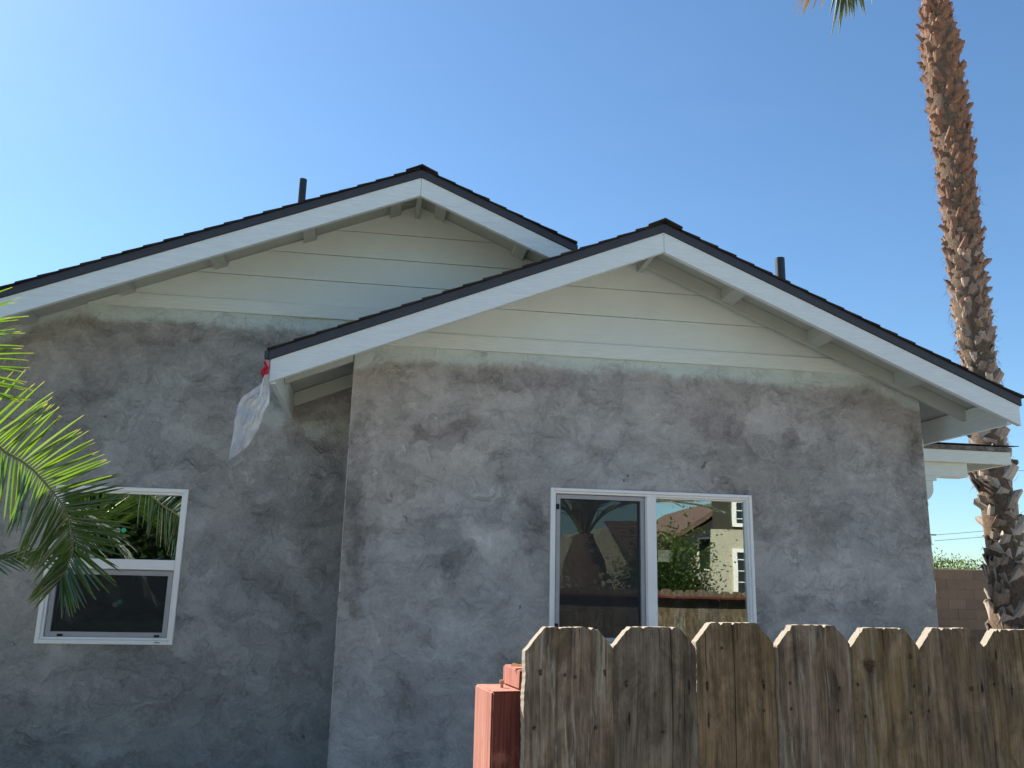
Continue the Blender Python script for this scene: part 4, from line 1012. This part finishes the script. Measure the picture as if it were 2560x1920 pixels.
g = G(); frame_rect(g, 11.55, 2.0, 12.1, 3.25, .06, -18+.0, -17.95); o = g.o('window', m_vinyl, pk_); G().box((11.61, -17.99, 2.06), (12.04, -17.97, 3.19)).o('pane', m_wing, o)
th_ = thing('neighbour_house', (8, -14, 0), 'tile roofed house mirrored in the left pane of the wide window', 'house')
G().prism([(6.85, 0), (8.1, 0), (8.1, 2.2), (7.05, 3.25), (6.85, 3.1)], -14, -20).o('wall', m_beige, th_)
g = G()
for k in range(11):
    a = 3.45-k*.13; g.prismx([(-14.1+k*.32, a), (-14.1+k*.32, a-.05), (-13.7+k*.32, a-.19), (-13.7+k*.32, a-.13)], 7.0, 8.25)
g.o('roof', m_tile, th_)
def bush(label, c, rx, ry, h, n, rs, leaf=.16, m=None):
    t_ = thing('garden_tree', (c[0], c[1], 0), label, 'tree'); q = random.Random(rs); g_ = G(); tt = []
    cl = [(q.uniform(-1, 1)*rx, q.uniform(-1, 1)*ry, q.uniform(.15, 1)*h*q.uniform(.75, 1)) for _ in range(46)]
    for k in range(n):
        cx, cy, cz = cl[q.randrange(46)]; rr_ = .22*h
        p = Vector((c[0]+cx+q.gauss(0, rr_*.6), c[1]+cy+q.gauss(0, rr_*.6), max(.05, cz+q.gauss(0, rr_*.5))))
        d = Vector((q.gauss(0, 1), q.gauss(0, 1), q.gauss(0, .8))).normalized(); sd_ = d.cross(Vector((q.gauss(0, 1), q.gauss(0, 1), q.gauss(0, 1)))).normalized(); L = leaf*q.uniform(.6, 1.4)
        i = len(g_.v); g_.v += [p, p+d*L*.5+sd_*L*.25, p+d*L, p+d*L*.5-sd_*L*.25]; g_.f += [[i, i+1, i+2, i+3]]; tt += [0]*4
    o = mesh('crown', g_.v, g_.f, m, t_); settips(o, tt); o['kind'] = 'stuff'
    G().tube([(c[0], c[1], 0), (c[0]+.05, c[1], h*.8)], [.14, .06], 8).o('trunk', m_core, t_)
m_dkleaf = simple('dense_leaf', (.016, .028, .009), .8, .05, .5)
m_midleaf = simple('mid_leaf', (.10, .15, .035), .8, .05, .5)
bush('dense dark green tree mirrored in the hung window', (-6.0, -4.5), 3.2, 1.0, 4.6, 26000, 21, .10, m_dkleaf)
bush('bushy green tree mirrored beside the mullion of the wide window', (6.0, -5.5), .55, .6, 2.5, 14000, 22, .08, m_midleaf)
bush('small pale green bush mirrored at the left edge of the wide window', (3.2, -9), .8, .6, 2.2, 7000, 24, .08, m_midleaf)
bush('long hedge far behind the viewer, mirrored along the bottom of the hung window', (-16, -20), 14, 1, 3.2, 9000, 25, .4, m_dkleaf)
hd = [o for o in bpy.data.objects if o.get('label', '').startswith('dense dark green tree')][0]
G().box((-10, -5.3, 0), (-2.7, -4.7, 4.3)).o('dark_filler', m_dkleaf, hd)  # solid dark box added to block bright gaps between the mirrored leaves
bush('low dark shrub in place of palm shadow, added to darken the hung window', (-4.6, -1.6), 1.7, 1.4, 1.2, 9000, 26, .10, m_dkleaf)  # shrub added to darken the mirrored ground, standing in for palm shadow
hd = [o for o in bpy.data.objects if o.get('label', '').startswith('low dark shrub in')][0]
G().box((-6.4, -3.2, 0), (-2.9, -.2, .75)).o('dark_filler', m_dkleaf, hd)
bush('low green shrub mirrored in the middle of the wide window', (6.7, -6.5), .6, .5, 1.7, 7000, 23, .07, m_dkleaf)
pp = thing('pineapple_palm', (3.65, -2.92, 0), 'stout feather palm mirrored in the left pane of the wide window', 'palm tree')
pc = Vector((3.65, -2.92, 2.1)); G().tube([(3.65, -2.92, 0), (3.65, -2.92, 1.2), (3.65, -2.92, 1.9), (3.65, -2.92, 2.35)], [.48, .48, .36, .16], 18).o('trunk', m_core, pp, smooth=True)
g = G()
for k in range(300):
    z_ = .2+k*.0066; a = k*2.39996; r_ = (.47 if z_ < 1.3 else .47-(z_-1.3)*.36)
    Mx = Matrix.Translation((3.65+math.cos(a)*(r_-.05), -2.92+math.sin(a)*(r_-.05), z_)) @ Matrix.Rotation(a+math.pi/2, 4, 'Z') @ Matrix.Scale(1.15, 4)
    v, f, me = variants[7+k % 7]; i = len(g.v); g.v += [Mx @ Vector(q) for q in v]; g.f += [[i+q for q in ff_] for ff_ in f]
tag(g.o('leaf_bases', m_boot, pp), kind='stuff')
for k in range(22):
    a = k*2.39996; el = 4.4-k*.13; L = 2.6; h = Vector((math.cos(a), math.sin(a), 0))
    pts = [pc+Vector((0, 0, .15))+h*L*q*(.35+.6*q)+Vector((0, 0, L*(el*.5*q-.62*q*q))) for q in (0, .25, .5, .75, 1)]
    frond(pp, pts, 44, lambda t, s: .5*math.sin(math.pi*(.1+.8*t)), h.cross(Vector((0, 0, 1))), rnd, False, .03, .035, None, (.2, .2), .2, (0, 0, 1))
print('objects', len(bpy.data.objects))
